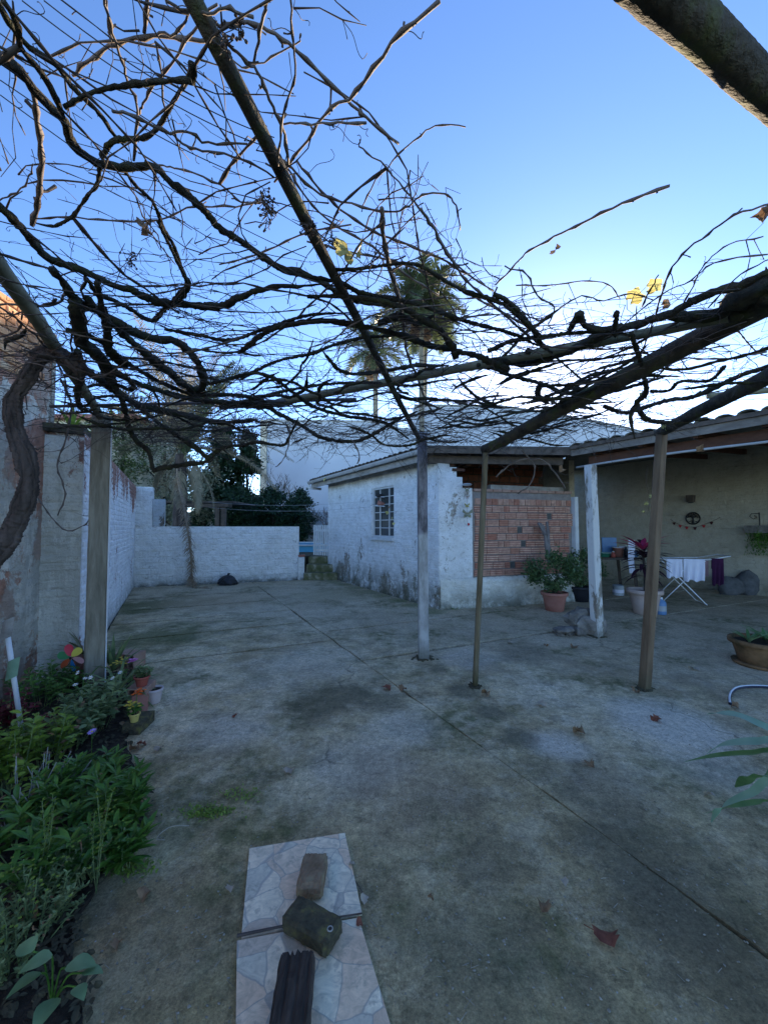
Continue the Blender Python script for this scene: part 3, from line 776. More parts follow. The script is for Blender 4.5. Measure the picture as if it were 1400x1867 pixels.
for i in range(11):
    s = .70 + i*.203; p = C0 + dB*(s+.1)+nB*.04
    mb = MB(); mb.box((p.x, p.y, 2.16+.025), (.19, .15, .05), rzB, jit=.004); mb.build('coping_brick', M['hollowbrick'], scr)
mb = MB(); p = C0+dB*2.12+nB*.34; mb.box((p.x, p.y, 1.2), (1.75,.12,2.25), rzB, jit=.01)
mb.build('inner_parapet', M['cement'], scr)
mb = MB(); p = C0+dB*2.985-nB*.02; mb.box((p.x, p.y, 1.33), (.09,.14,1.54), rzB, jit=.004); mb.build('white_jamb', M['whitepaint'], scr)
# inner brick wall showing orange above the screen
q0 = C0+dB*.72+nB*.95; q1 = C0+dB*3.04+nB*.95
wall('inner_brick_wall', 'unplastered orange brick wall in shadow behind the top of the brick screen', q0, q1, -.05, 3.02, .14, M['darkbrick'], 1, brick=(.24,.14,.006,.016), bz=(2.0,3.0), backmat=M['soil'])  # widened, with dark soil as backing, so the gap looks shaded

# roofs ------------------------------------------------------------
E1 = V(-2.25,11.7); E2 = V(.72,6.72); E3 = V(3.4,6.95); E5 = V(6.9,1.35)
inn = Vector((.86,.51))
def roofquad(mb, a, b, c, d_, za, zb, th=.03):
    n = len(mb.v)
    for p, z in ((a,za),(b,za),(c,zb),(d_,zb)): mb.v.append((p.x, p.y, z))
    for p, z in ((a,za),(b,za),(c,zb),(d_,zb)): mb.v.append((p.x, p.y, z+th))
    for f in ((0,3,2,1),(4,5,6,7),(0,1,5,4),(1,2,6,5),(2,3,7,6),(3,0,4,7)): mb.f.append(tuple(n+i for i in f)); mb.m.append(0)
Fq1 = E1+inn*4.4; Fq2 = E2+inn*4.4
mb = MB(); roofquad(mb, E1, E2, Fq2, Fq1, 2.87, 3.16); rf = mb.build('roof', M['tile'], house)
dE = (E2-E1).normalized(); LE = (E2-E1).length
def corr_tile(L, W, slope_dir_len, rise):
    mb = MB(); segs = 6
    for i in range(segs+1):
        a = math.pi*i/segs
        for y in (0, slope_dir_len): mb.v.append((-W/2*math.cos(a), y, .055*math.sin(a)*(1) + y*rise))
        for y in (slope_dir_len, 0): mb.v.append((-(W/2-.012)*math.cos(a), y, (.055-.012)*math.sin(a) + y*rise))
    for i in range(segs):
        b = i*4; c = b+4
        mb.f += [(b, b+1, c+1, c), (b+3, b, c, c+3), (b+2, b+3, c+3, c+2)]; mb.m += [0]*3
    return mb
tm = corr_tile(.2, .185, 4.3, .066).mesh('roof_tile', M['tile'], True)
k = int(LE/.19); rzE = math.atan2(inn.y, inn.x)-math.pi/2
for i in range(k):
    p = E1 + dE*(.1+i*.19) - inn*.03
    inst('roof_tile', tm, rf, (p.x-1.0, p.y-7.0, 2.885+rnd(-.006,.006)), rz=rzE)
mb = MB(); e1 = E1+dE*.0; e2 = E2-dE*.05
def strip(mb, a, b, z0, z1, off, th):
    c = (a+b)/2; L = (b-a).length; rz_ = math.atan2((b-a).y, (b-a).x); nn = Vector((-(b-a).y, (b-a).x)).normalized()
    p = c + nn*off; mb.box((p.x, p.y, (z0+z1)/2), (L, th, z1-z0), rz_)
strip(mb, e1, e2, 2.67, 2.80, .05, .025); mb.build('fascia_board', M['fascia'], house)
mb = MB()    # gutter: half round channel
prof = [(.0,.07),(.012,.03),(.05,.0),(.10,.005),(.12,.04),(.125,.075)]
nn = -inn; ps = []
for a in (e1, e2):
    for o, z in prof: p = a + nn*(o-.02); ps.append((p.x, p.y, 2.785+z))
n = 6; mb.v = ps; mb.f = [(i, i+1, n+i+1, n+i) for i in range(n-1)]; mb.m = [0]*5
mb.build('gutter', M['gutter'], house, smooth=False)
mb = MB(); mb.tube([tuple(e1+nn*.05)+(2.79,), tuple(e1+nn*.05)+(2.68,), tuple(e1+inn*.35)+(2.66,)], .04, 10); mb.build('downpipe', M['whitepaint'], house, True)
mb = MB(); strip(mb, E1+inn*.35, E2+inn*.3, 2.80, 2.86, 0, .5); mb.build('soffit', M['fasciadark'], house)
mb = MB(); mb.box((.98,7.15,2.78), (.34,.10,.07), rzB); mb.box((1.35,7.2,2.55), (.25,.25,.05), rzB); mb.build('beam_end', M['rafter'], house)
for s in (.3,.62):
    mb = MB(); p = C0+dB*s+nB*.09; mb.box((p.x,p.y,2.72), (.09,.14,.18), rzB, jit=.01); mb.build('rafter', M['rafter'], house)

porch = thing('porch', 'open porch with dark tiled roof and bare timber fascia on the right', 'porch', (3.4, 6.95, 0))
W3 = V(5.9, 12.9); W5 = V(11.1,3.3)
mb = MB(); roofquad(mb, E3, E5, W5, W3, 2.90, 3.3); pr_ = mb.build('roof', M['tilegreen'], porch)
mb = MB(); mb.v = [(E2.x,E2.y,2.88),(E3.x,E3.y,2.90),(W3.x,W3.y,3.3),(Fq2.x,Fq2.y,3.155),(E2.x,E2.y,2.93),(E3.x,E3.y,2.95),(W3.x,W3.y,3.35),(Fq2.x,Fq2.y,3.20)]
mb.f = [(0,3,2,1),(4,5,6,7),(0,1,5,4),(1,2,6,5),(2,3,7,6),(3,0,4,7)]; mb.m = [0]*6; mb.build('valley_roof', M['tile'], porch)
dP = (E5-E3).normalized(); LP = (E5-E3).length; nP = Vector((-dP.y, dP.x))   # nP -> inside
k = int(LP/.23); rzP = math.atan2(nP.y, nP.x)-math.pi/2
tms = [corr_tile(.2, .20, .42, .07).mesh('roof_tile', M['tilegreen'], True)]
for i in range(k):
    for j in range(7):
        p = E3 + dP*(.12+i*.23) + nP*(-.05+j*.38)
        inst('roof_tile', tms[0], pr_, (p.x-3.4, p.y-6.95, 2.945+j*.38*.08+rnd(-.006,.008)), rz=rzP+rnd(-.02,.02))
mb = MB(); strip(mb, E3, E5, 2.78, 2.935, .02, .03); mb.build('fascia_board', M['porchfascia'], porch)
mb = MB(); strip(mb, E3, E5, 2.895, 2.955, -.02, .03); mb.build('batten', M['fasciadark'], porch)
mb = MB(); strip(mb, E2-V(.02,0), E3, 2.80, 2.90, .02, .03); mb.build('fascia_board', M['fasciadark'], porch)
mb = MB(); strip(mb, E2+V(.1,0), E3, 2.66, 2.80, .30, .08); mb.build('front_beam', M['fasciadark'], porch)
mb = MB(); strip(mb, E3+dP*.2, E5, 2.62, 2.76, .25, .07); mb.build('front_beam', M['rafter'], porch)
for i in range(9):
    mb = MB(); p = E3+dP*(.4+i*.72); q = p + nP*5.0
    mb.box(tuple((p+q)/2+nP*.05)+(3.0,), ((q-p).length,.06,.11), math.atan2(nP.y,nP.x), rot=Matrix.Rotation(math.atan2(nP.y,nP.x),3,'Z') @ Matrix.Rotation(-.075,3,'Y')); mb.build('rafter', M['rafter'], porch)
mb = MB(); a = E3+dP*.1+nP*.0; b = E5; pts = [tuple(a.lerp(b,t)-nP*.0)+(2.56+.02*math.sin(t*9),) for t in [i/12 for i in range(13)]]
mb.tube(pts, .018, 8); mb.build('pipe', M['gutter'], porch, True)
def pw_top(s): return 3.28
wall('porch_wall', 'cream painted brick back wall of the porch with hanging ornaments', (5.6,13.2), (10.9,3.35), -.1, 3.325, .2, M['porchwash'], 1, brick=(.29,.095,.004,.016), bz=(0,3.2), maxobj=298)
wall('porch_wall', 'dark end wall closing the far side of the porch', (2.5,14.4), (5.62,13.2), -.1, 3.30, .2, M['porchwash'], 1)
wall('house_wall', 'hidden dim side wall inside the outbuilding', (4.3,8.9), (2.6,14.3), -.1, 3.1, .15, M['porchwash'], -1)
wall('house_wall', 'far gable wall of the outbuilding facing the terrace', (-1.66,11.42), (2.45,14.3), -.1, 2.9, .2, M['housewash'], -1)

# steps, gate, terrace things ---------------------------------------
st = thing('garden_steps', 'three mossy concrete steps up to the terrace beside the white outbuilding', 'steps', (-1.8,10.8,0))
for i, (y0, z0) in enumerate(((10.78,.2),(11.12,.4),(11.46,.6))):
    mb = MB(); mb.prism([(-2.24, y0), (-1.30, y0-.02), (-1.45+i*-.1, 12.1), (-2.24, 12.1)], -.05 if i == 0 else z0-.199, z0); mb.build('step', M['mossstep'], st)
gt = thing('picket_gate', 'white wooden picket gate at the head of the steps', 'gate', (-1.95,11.95,.6))
ga, gb = P(573,990,11.9), P(600,990,11.6)
for i in range(8):
    t = i/7; p = ga.lerp(gb, t); mb = MB(); mb.box((p.x, p.y, 1.08), (.045,.02,.92), -.5, jit=.003); mb.build('picket', M['whitepaint'], gt)
for z in (.78, 1.38):
    mb = MB(); c = (ga+gb)/2; mb.box((c.x, c.y+.02, z), (.5,.03,.06), math.atan2((gb-ga).y,(gb-ga).x)); mb.build('rail', M['whitepaint'], gt)
pl = thing('pool', 'light blue pool with a pale rim on the terrace behind the gate', 'pool', (-3.2,15,.6))
mb = MB(); mb.box((-3.3,14.8,.70), (3.0,2.4,.24)); mb.build('shell', M['pool'], pl)
mb = MB()
for c, s in (((-3.3,13.58,.84),(3.12,.14,.05)),((-3.3,16.02,.84),(3.12,.14,.05)),((-4.8,14.8,.84),(.12,2.3,.05)),((-1.8,14.8,.84),(.12,2.3,.05))): mb.box(c, s)
mb.build('rim', M['whitepaint'], pl)
wall('far_wall', 'low grey whitewashed wall at the back of the terrace under the hedge', (-12,17.2), (1.0,17.2), .5, 2.15, .2, M['farwash'], 1, brick=(.4,.2,.012,.03), bz=(.6,2.1), maxobj=240)
sh = thing('shed_frame', 'dark timber frame of an open shed behind the back wall', 'shed', (-5.6,13.2,.6))
for px in (397,408):
    a = P(px, 945, 13.2); mb = MB(); mb.box((a.x, a.y, 1.4), (.14,.12,1.62)); mb.build('post', M['fasciadark'], sh)
a = P(330,925,13.2); b = P(412,925,13.2); mb = MB(); mb.box(((a.x+b.x)/2, 13.2, 2.22), (b.x-a.x+.3,.3,.12)); mb.build('beam', M['fasciadark'], sh)
mb = MB(); mb.box(((a.x+b.x)/2-.3, 14.2, 2.34), (b.x-a.x+1.2,2.2,.06)); mb.build('roof_sheet', M['tile'], sh)

# far buildings ------------------------------------------------------
wh = thing('warehouse', 'tall plain pale blue warehouse wall behind the palms on the left', 'building', (-3,24,0))
mb = MB(); mb.prism([(-7.35,24),(.9,24.3),(.9,30),(-7.35,30)], 0, lambda p: 8.15-.02*p[0]); mb.build('wall', M['blueware'], wh)
mb = MB(); mb.prism([(-7.75,23.9),(-7.36,23.9),(-7.36,30),(-7.75,30)], 0, 8.2); mb.build('sunlit_edge', M['cream'], wh)  # cream strip: sunlight on the warehouse side put into its colour
mb = MB(); mb.prism([(-7.4,23.92),(.95,24.22),(.95,24.3),(-7.4,24.0)], 8.17, 8.25); mb.build('coping', M['whitepaint'], wh)
w2 = thing('warehouse', 'taller pale blue warehouse behind the porch roof hiding the low sun', 'building', (8,27,0))
a = [(755,740),(912,741),(1010,755),(1130,778),(1220,800)]; Yw = 26.5
pts = [P(x, y, Yw) for x, y in a]; mb = MB(); n = len(pts)
for dy in (0, 7):
    for p in pts: mb.v.append((p.x, p.y+dy, 0))
    for p in pts: mb.v.append((p.x, p.y+dy, p.z))
for i in range(n-1):
    mb.f += [(i, i+1, n+i+1, n+i), (2*n+i+1, 2*n+i, 3*n+i, 3*n+i+1), (n+i, n+i+1, 3*n+i+1, 3*n+i)]
mb.f += [(0, n, 3*n, 2*n), (n-1, 3*n-1, 4*n-1, 2*n-1)]; mb.m = [0]*len(mb.f)
mb.build('wall', M['blueware'], w2)
for i in range(n-1):
    mb = MB(); mb.tube([pts[i]+V(0,-.02,.04), pts[i+1]+V(0,-.02,.04)], .07, 6); mb.build('roof_edge', M['gutter'], w2)
w3 = thing('warehouse', 'lower link block between the two pale blue warehouses', 'building', (1.5,25,0))
mb = MB(); mb.prism([(.92,25.0),(2.1,25.2),(2.1,31),(.92,31)], 0, 8.0); mb.build('wall', M['blueware'], w3)
nh = thing('neighbour_house', 'cream neighbouring house showing above the pier behind the vines', 'building', (-12,15,0))
mb = MB(); mb.prism([(-13.6,15),(-9.9,15),(-9.9,19),(-13.6,19)], 0, 5.7); mb.build('wall', M['cream'], nh)
mb = MB(); mb.prism([(-13.9,14.7),(-9.6,14.7),(-9.6,19.3),(-13.9,19.3)], 5.7, 5.85); mb.build('roof', M['terracotta'], nh)
for x in (-12.6,-11.2):
    mb = MB(); mb.box((x,14.98,3.9), (.8,.08,1.0)); wf = mb.build('window', M['whitepaint'], nh)
    for sx in (-.18,.18):
        mb = MB(); mb.box((x+sx,14.935,3.9), (.32,.02,.86)); mb.build('pane', M['glass'], wf)
# ------------------------------------------------------------------ posts and pergola poles
def pergola_post(name, label, a, b, half, mat, square=True, base=None, grp='posts holding up the pergola', tw=0):
    root = thing(name, label, 'post', (a.x, a.y, 0), grp)
    mb = MB(); pts = [a.lerp(b, i/14) for i in range(15)]
    if square:
        n = 0
        for i, p in enumerate(pts):
            k = half*(1 - .08*i/14)
            ch = k*.18
            for x, y in ((-k+ch,-k),(k-ch,-k),(k,-k+ch),(k,k-ch),(k-ch,k),(-k+ch,k),(-k,k-ch),(-k,-k+ch)):
                ca, sa = math.cos(tw), math.sin(tw)
                mb.v.append((p.x+x*ca-y*sa+rnd(-.002,.002), p.y+x*sa+y*ca+rnd(-.002,.002), p.z))
        for i in range(14):
            for j in range(8):
                q = i*8+j; r = i*8+(j+1) % 8; mb.f.append((q, r, r+8, q+8)); mb.m.append(0)
        mb.f.append(tuple(14*8+j for j in range(8))); mb.m.append(0)
    else: mb.tube(pts, [half*(1+rnd(-.05,.05)) for _ in pts], 12, .02)
    mb.build('shaft', mat, root, not square)
    mb = MB()
    for i in range(70):
        an = rnd(0,6.28); rr_ = half*(.9+abs(random.gauss(0,.55))); mb.rock((a.x+rr_*math.cos(an), a.y+rr_*math.sin(an), .003), (rnd(.012,.04), rnd(.012,.04), rnd(.006,.026)), i)
    stuff(mb.build('foot_dirt', M['earth'], root))
    return root
p1 = pergola_post('concrete_post', 'mossy grey concrete post rising from the flower bed at the left', G(172,1250), P(186,760,3.62), .083, M['postcement'], tw=.63)
mb = MB(); a = G(172,1250); b = P(186,760,3.62); k=(.092,-.05,0)
o_ = V(.81,.59,0)*.082+V(.59,-.81,0)*.08; mb.tube([a+o_, b+o_*.92-V(0,0,.02)], .006, 6); mb.build('white_cord', M['white'], p1)
pergola_post('concrete_post', 'grey post with pale lower half, in the middle of the yard', G(772,1200), P(769,790,4.4), .058, M['greypost'])
pergola_post('wooden_pole', 'thin leaning wooden pole with peeled bark beside the middle post', G(866,1252), P(885,826,3.72), .028, M['pole'], False)
pergola_post('timber_post', 'leaning brown squared timber post at the right', G(1175,1256), P(1207,782,3.66), .040, M['redpole'], tw=.35)
wp = pergola_post('concrete_post', 'white painted concrete post standing behind the broken stones', G(1089,1160), P(1076,848,5.2), .062, M['whitepost'], tw=.4)
def beam(name, label, a, b, r0, r1, mat, n=18, jit=.03, sag=0, sides=12, nodes=False):
    root = thing(name, label, 'beam', tuple((a+b)/2), 'poles of the pergola roof')
    pts = []; rr = []
    wx_ = wz_ = 0; q_ = min(.12, 2.2/n)
    for i in range(n+1):
        wx_ = wx_*.93+rnd(-1,1)*r0*q_; wz_ = wz_*.93+rnd(-1,1)*r0*q_
        t = i/n; p = a.lerp(b, t) + V(wx_, wz_, -sag*4*t*(1-t)); pts.append(p)
        k = 1.12 if (nodes and i % 3 == 0) else 1
        rr.append((r0+(r1-r0)*t)*k)
    mb = MB(); mb.tube(pts, rr, sides, jit); mb.build('pole', mat, root, True); return root
H = 1.03
def plane(px, py, h=H, Ym=9): 
    d = ray(px, py); t = h/d.z if d.z > 1e-3 else 99
    p = Vector((0,0,EYE)) + d*t
    return p if p.y < Ym and t > 0 else P(px, py, Ym)
beam('pergola_beam', 'long dark pole slanting overhead through the vines to the middle post', plane(330,-45,1.0), P(764,800,4.35), .0175, .025, M['log'], jit=.05)
beam('pergola_beam', 'thick dark log sloping down from the right edge to the thin pole', P(1475,512,1.65), P(884,820,3.74), .058, .048, M['log'], jit=.05)
beam('pergola_beam', 'dark log running from the right edge over the brown timber post', P(1470,650,2.1), P(1200,790,3.72), .052, .045, M['log'], jit=.05)
beam('pergola_beam', 'very thick mossy log crossing the top right corner of the sky', plane(1150,-60,.98), plane(1500,258,.98), .037, .034, M['log'], jit=.012, sides=26, n=110)
beam('pergola_beam', 'smooth pale pole running along the left wall onto the concrete post', plane(-60,395,1.05), P(187,762,3.62), .034, .034, M['bamboo'], jit=.01)
beam('pergola_beam', 'thin rusty pipe crossing behind the concrete post under the vines', P(92,741,3.25), P(650,728,3.1), .013, .013, M['wire'], jit=.02)
beam('pergola_beam', 'long pale bamboo pole rising across the middle of the vines', P(470,741,3.3), P(1375,568,1.80), .030, .024, M['bamboo'], jit=.02, nodes=True, n=30)
beam('pergola_beam', 'short greenish pole above the porch roof at the right edge', P(1290,722,4.0), P(1440,708,3.9), .03,.03, M['bamboo'], jit=.03)
# wires
def wire(a, b, lab, r=.0016, sag=.03):
    pts = [a.lerp(b, i/16)+V(0,0,-sag*4*(i/16)*(1-i/16)) for i in range(17)]
    mb = MB(); c = (a+b)/2; mb.tube(pts, r, 4, caps=False)
    o = bpy.data.objects.new('trellis_wire', mb.mesh('trellis_wire', M['wire'])); col.objects.link(o)
    tag(o, lab, 'wire', 'trellis wires of the pergola')
WL = [(80,0,500,250,'wire starting highest at the top left, running under the trunk knob'),(40,0,480,265,'second wire from the top left corner, close below the highest'),(0,60,470,330,'wire crossing the knobby stub branch at the upper left'),
 (0,145,560,470,'wire leaving the left edge just under the thick forked arm'),(0,172,540,520,'lower wire of the close pair at the left edge'),(-40,420,200,640,'wire passing over the sunlit bricks at the left'),(20,480,420,700,'wire through the tangle above the concrete post')]
for (x0,y0,x1,y1,lab) in WL:
    wire(plane(x0,y0,1.0,4), plane(x1,y1,1.0,4), lab)
for i in range(8):
    Y = 1.7 + i*.33
    wire(V(-2.7, Y+.25, EYE+.99+rnd(-.02,.02)), V(1.5+.12*i, Y*.9+.05, EYE+1.0), 'thin cross wire buried in the tangled canes', .0015, .04)
# clothes lines at the back
for y0, y1 in ((915,915),(925,926)):
    a = P(380,y0,9.6); b = P(675,y1-2,9.2)
    pts = [a.lerp(b, i/12)+V(0,0,-.10*4*(i/12)*(1-i/12)) for i in range(13)]
    mb = MB(); mb.tube(pts, .003, 4, caps=False); o = mb.build('clothes_line', M['gutter']); tag(o, 'upper thin clothes line from the house wall over the back wall' if y0 == 915 else 'lower thin clothes line from the house wall over the back wall', 'line', 'clothes lines')
for px, py in ((658,912),(662,915)):
    p = P(px,py,9.1); mb = MB(); mb.box(p+V(0,0,.02), (.012,.01,.09), 0, rot=Matrix.Rotation(.3,3,'Y')); o = mb.build('clothes_peg', M['fascia']); tag(o, 'wooden peg on the line, the %s of the two by the barred window' % ('left' if px == 658 else 'right'), 'peg', 'clothes pegs')
a = P(675,922,9.15); b = P(765,885,7.9); mb = MB(); mb.tube([a,a.lerp(b,.5)+V(0,0,-.03),b], .0028, 4); tag(mb.build('cable', M['wire']), 'thin cable from the barred window to the middle post', 'cable')

# ------------------------------------------------------------------ grapevines
vine1 = thing('grapevine', 'old bare grapevine with a thick shaggy trunk against the peeling left wall', 'grapevine', (-2.25,2.15,0))
vine2 = thing('grapevine', 'mossy bare grapevine coming in from the right edge over the thick log', 'grapevine', (2.25,1.45,0))
def vp(px, py, h, Ym): return plane(px, py, h, Ym)
anchors = []      # points on old wood from which canes start
def arm(pts, w0, w1, root=None, h=None, Ym=4.1, mat=None, moss=True, name='branch', taper=True, hs=None):
    h = 1.0+rnd(-.05,.05) if h is None else h
    w = [vp(x, y, h, Ym) for x, y in pts]
    s = smooth_path(w, 7)
    # resample finely so the bark can be lumpy
    fine = [s[0]]
    rmean = (w0+w1)/4/F*sum(p.y for p in w)/len(w)
    step = max(.008, rmean*.8)
    for p in s[1:]:
        L = (p-fine[-1]).length; k = int(L/step)
        a = fine[-1].copy()
        for i in range(1, k+1): fine.append(a.lerp(p, i/k))
    n = len(fine); rr = []; lump = 0
    for i, p in enumerate(fine):
        t = i/max(1,n-1); wpx = (w0+(w1-w0)*t)*(1 if w1 >= w0 else min(1, .4+(1-t)*5))
        lump = lump*.7 + rnd(-.12,.12)
        rr.append(max(.0012, wpx*(.74 if p.y < 1.6 else .92)/2/F*max(.6, min(p.y, Ym))*(1+(lump if moss else lump*.35))))
    fine = [p + V(rnd(-1,1), rnd(-1,1), rnd(-1,1))*r*(.16 if moss else .08) for p, r in zip(fine, rr)]
    mb = MB(); mb.tube(fine, rr, 8 if moss else 6, .26 if moss else .10)
    if moss:      # loose bark and moss tufts break the outline
        for i in range(0, n, 2):
            if random.random() < .75:
                a = rnd(0, 6.28); dv = V(math.cos(a), rnd(-1,1), math.sin(a)).normalized(); p = fine[i]+dv*rr[i]*.8
                mb.tube([p, p+dv*rr[i]*rnd(.3,.9)+V(rnd(-1,1),rnd(-1,1),rnd(-1,1))*rr[i]*.5], [rr[i]*.28, rr[i]*.05], 3, caps=False)
    root = root or (vine2 if (w[0].x+w[-1].x)/2 > 1.0 or pts[-1][0] > 1050 else vine1)
    mb.build(name, mat or (M['moss'] if moss else M['cane']), root, smooth=True)
    for i in range(0, n, max(1, n//10)): anchors.append((fine[i], root))
    return fine
ARMS = [
 ([(-20,85),(0,104),(36,132),(82,186),(118,221),(132,261),(154,282),(179,296),(221,304),(279,304),(307,329),(336,350),(371,382),(404,418),(446,443),(500,482),(560,500),(640,545),(720,560)],22,9,1.0),
 ([(-30,-30),(0,12),(21,46),(54,86),(104,118),(130,155),(180,205),(205,240),(235,275)],20,8,1.03),
 ([(5,0),(30,40),(40,90),(75,130),(100,175),(118,215)],16,14,.98),
 ([(118,195),(150,176),(180,165),(205,158),(260,152),(320,145),(350,148)],10,13,.98),
 ([(350,150),(352,130),(350,108)],20,20,.98),
 ([(345,145),(325,170),(305,205),(285,235),(262,250),(240,252),(205,258),(185,285)],9,13,.98),
 ([(221,304),(250,340),(280,370),(298,415),(318,450),(335,500),(345,515),(330,545),(300,560)],9,10,1.0),
 ([(182,300),(177,335),(160,355),(140,385),(120,402),(95,412),(60,405)],10,8,1.0),
 ([(-20,360),(0,378),(25,400),(60,440),(86,469),(120,483),(160,497),(200,517),(243,531),(286,549),(329,554),(400,557),(440,540),(500,522),(540,522),(590,517)],20,9,1.0),
 ([(94,491),(120,520),(134,543),(160,560),(183,569),(217,600),(243,626),(271,651),(314,686)],17,12,1.0),
 ([(160,545),(177,566),(217,589),(257,611),(286,617),(323,623),(349,646),(366,672),(371,700),(356,711),(329,697),(303,674),(280,654),(249,631),(211,600)],15,13,1.03),
 ([(137,552),(146,594),(151,626),(183,651),(194,674),(215,715)],25,18,1.0),
 ([(140,640),(150,680),(140,720),(150,750)],14,8,1.0),
 ([(177,515),(183,549),(195,590),(200,640),(230,665)],14,16,1.0),
 ([(110,655),(140,665),(180,690),(220,720),(260,740),(330,755),(400,770),(470,765)],16,7,1.0),
 ([(160,509),(177,534),(211,549),(243,566),(257,577),(280,583),(303,560),(329,534),(340,514),(320,469),(303,434),(289,403)],9,9,1.02),
 ([(220,720),(229,754),(237,783),(251,806),(271,823),(280,857),(291,854),(343,846),(383,840),(391,823)],10,9,1.0,3.6),
 ([(246,737),(286,769),(323,794),(357,817),(383,837)],9,9,1.0,3.6),
 ([(391,826),(410,815),(440,812),(470,806),(515,812),(530,790),(545,760)],8,4,1.0,3.7),
 ([(480,469),(516,494),(569,505),(623,516),(659,534),(709,544),(766,555),(801,569),(855,587),(909,601),(944,612),(980,630)],9,7,1.0),
 ([(440,640),(480,609),(501,598),(534,591),(587,584),(641,591),(694,601),(748,616),(784,630),(823,637),(873,651),(926,673)],10,12,1.0),
 ([(594,491),(641,491),(694,484),(748,480),(784,494),(819,516),(855,534),(891,544),(926,559),(962,591),(985,615)],8,10,1.0),
 ([(560,540),(620,540),(690,548),(737,562),(766,580),(801,601),(823,630),(830,650)],9,15,1.0),
 ([(690,590),(730,575),(760,590),(790,575)],12,10,1.0),
 ([(440,690),(480,669),(516,655),(569,644),(605,630),(659,616),(712,612)],6,7,1.0),
 ([(430,740),(480,723),(523,712),(587,701),(641,698),(694,698),(748,703),(801,694),(850,690)],7,5,1.0),
 ([(400,742),(480,741),(509,755),(551,776),(587,798),(641,805),(676,794),(723,766),(760,750)],9,6,1.0,3.9),
 ([(380,700),(420,690),(460,680),(500,690),(540,720),(580,745),(640,760),(700,770),(745,800)],7,6,1.0,3.9),
 ([(300,600),(360,610),(420,620),(480,600),(560,575),(640,570)],7,6,1.0),
 ([(180,650),(230,690),(300,715),(370,730),(440,735),(520,740)],12,8,1.0),
 ([(120,600),(180,620),(230,660),(300,700),(360,720),(430,720),(500,735)],10,7,1.0),
 ([(900,536),(921,546),(946,568),(968,596),(989,629),(1007,643)],9,8,1.0),
 ([(1057,571),(1064,590),(1078,598),(1100,600),(1143,596),(1186,582),(1221,571),(1275,543),(1311,529),(1346,521),(1400,495),(1450,480)],13,18,1.0),
 ([(1040,600),(1047,585),(1055,572)],10,13,1.0),
 ([(1120,600),(1123,583),(1122,572)],8,11,1.0),
 ([(1221,575),(1275,577),(1311,571),(1346,545),(1375,530),(1440,505)],16,44,1.0),
 ([(1330,575),(1370,565),(1430,525)],30,60,.97),
 ([(890,640),(936,621),(989,614),(1043,607),(1114,604),(1150,612)],9,8,1.0),
 ([(870,665),(900,672),(936,686),(989,700),(1025,714),(1061,718),(1114,714),(1160,700)],8,7,1.0),
 ([(900,655),(940,662),(971,661),(1025,643),(1061,629),(1100,611),(1130,604)],13,16,1.0),
 ([(960,640),(1000,650),(1040,640),(1080,615),(1110,606)],12,14,1.02),
 ([(1150,607),(1161,639),(1171,675),(1178,714),(1160,735),(1150,760),(1157,800)],9,8,1.0,2.9),
 ([(1186,714),(1221,711),(1239,696),(1293,693),(1321,668)],6,7,1.0),
 ([(1100,740),(1140,752),(1186,739),(1221,729),(1257,725),(1293,711),(1346,686),(1400,668),(1440,650)],8,10,1.0,3.0),
 ([(985,700),(980,720),(1000,735)],12,8,1.0),
 ([(1160,735),(1180,765),(1240,770),(1290,760)],10,5,1.0,3.2),
]
for a in ARMS: arm(a[0], a[1], a[2], h=a[3]+rnd(-.03,.03), Ym=(a[4] if len(a) > 4 else 4.1))
# trunk of the left vine
tp = [(x_-14 if 640 < y_ < 1100 else x_, y_) for x_, y_ in [(-95,1440),(-60,1250),(-25,1090),(5,1020),(30,975),(52,930),(66,880),(58,830),(40,780),(38,730),(60,695),(78,662),(95,645),(130,650),(165,680)]]
w_ = [P(x, y, 2.2+.0*i) for i, (x, y) in enumerate(tp)]; w_[0] = V(-2.25,2.2,.0)
s_ = smooth_path(w_, 10); n = len(s_)
s_ = smooth_path(w_, 24); n = len(s_)
rr = [.045*(1-.30*i/n)*(1+.10*math.sin(i*.16)+.06*math.sin(i*.41+1)+rnd(-.04,.04)) for i in range(n)]
mb = MB(); mb.tube(s_, rr, 22, .14)
mb.build('trunk', M['trunkbark'], vine1, True)
for kk in range(26):
    i0 = random.randrange(20, n-60); ln = random.randrange(30, 110); ph = rnd(0,6.28); tw_r = rnd(-.02,.02)
    seg = []
    for j, q in enumerate(s_[i0:i0+ln]):
        i = i0+j; tn = (s_[min(i+1,n-1)]-s_[max(i-1,0)]).normalized(); u_ = tn.cross(V(0,1,0)).normalized(); v_ = tn.cross(u_); an = ph+tw_r*j
        seg.append(q + (u_*math.cos(an)+v_*math.sin(an))*rr[i]*rnd(.98,1.06))
    if len(seg) > 6: mb = MB(); r_s = rnd(.005,.016); mb.tube(seg, [r_s*(1+rnd(-.25,.25))*min(1,.3+j*.1,.3+(len(seg)-j)*.1) for j in range(len(seg))], 6, .2); mb.build('bark_strand', M['trunkbark'], vine1, True)
for kk in range(60):
    p = random.choice(s_[150:]); a = rnd(0,6.28); anchors.append((p+V(math.cos(a),math.sin(a),0)*.05, vine1))
w_ = [V(2.25,1.45,0), V(2.27,1.45,.8), V(2.2,1.5,1.7), V(2.05,1.55,2.3), P(1440,505,1.72)]
s_ = smooth_path(w_, 12); mb = MB(); mb.tube([p+V(rnd(-1,1),rnd(-1,1),0)*.006 for p in s_], [.06*(1+rnd(-.12,.12)) for _ in s_], 12, .12); mb.build('trunk', M['trunkbark'], vine2, True)

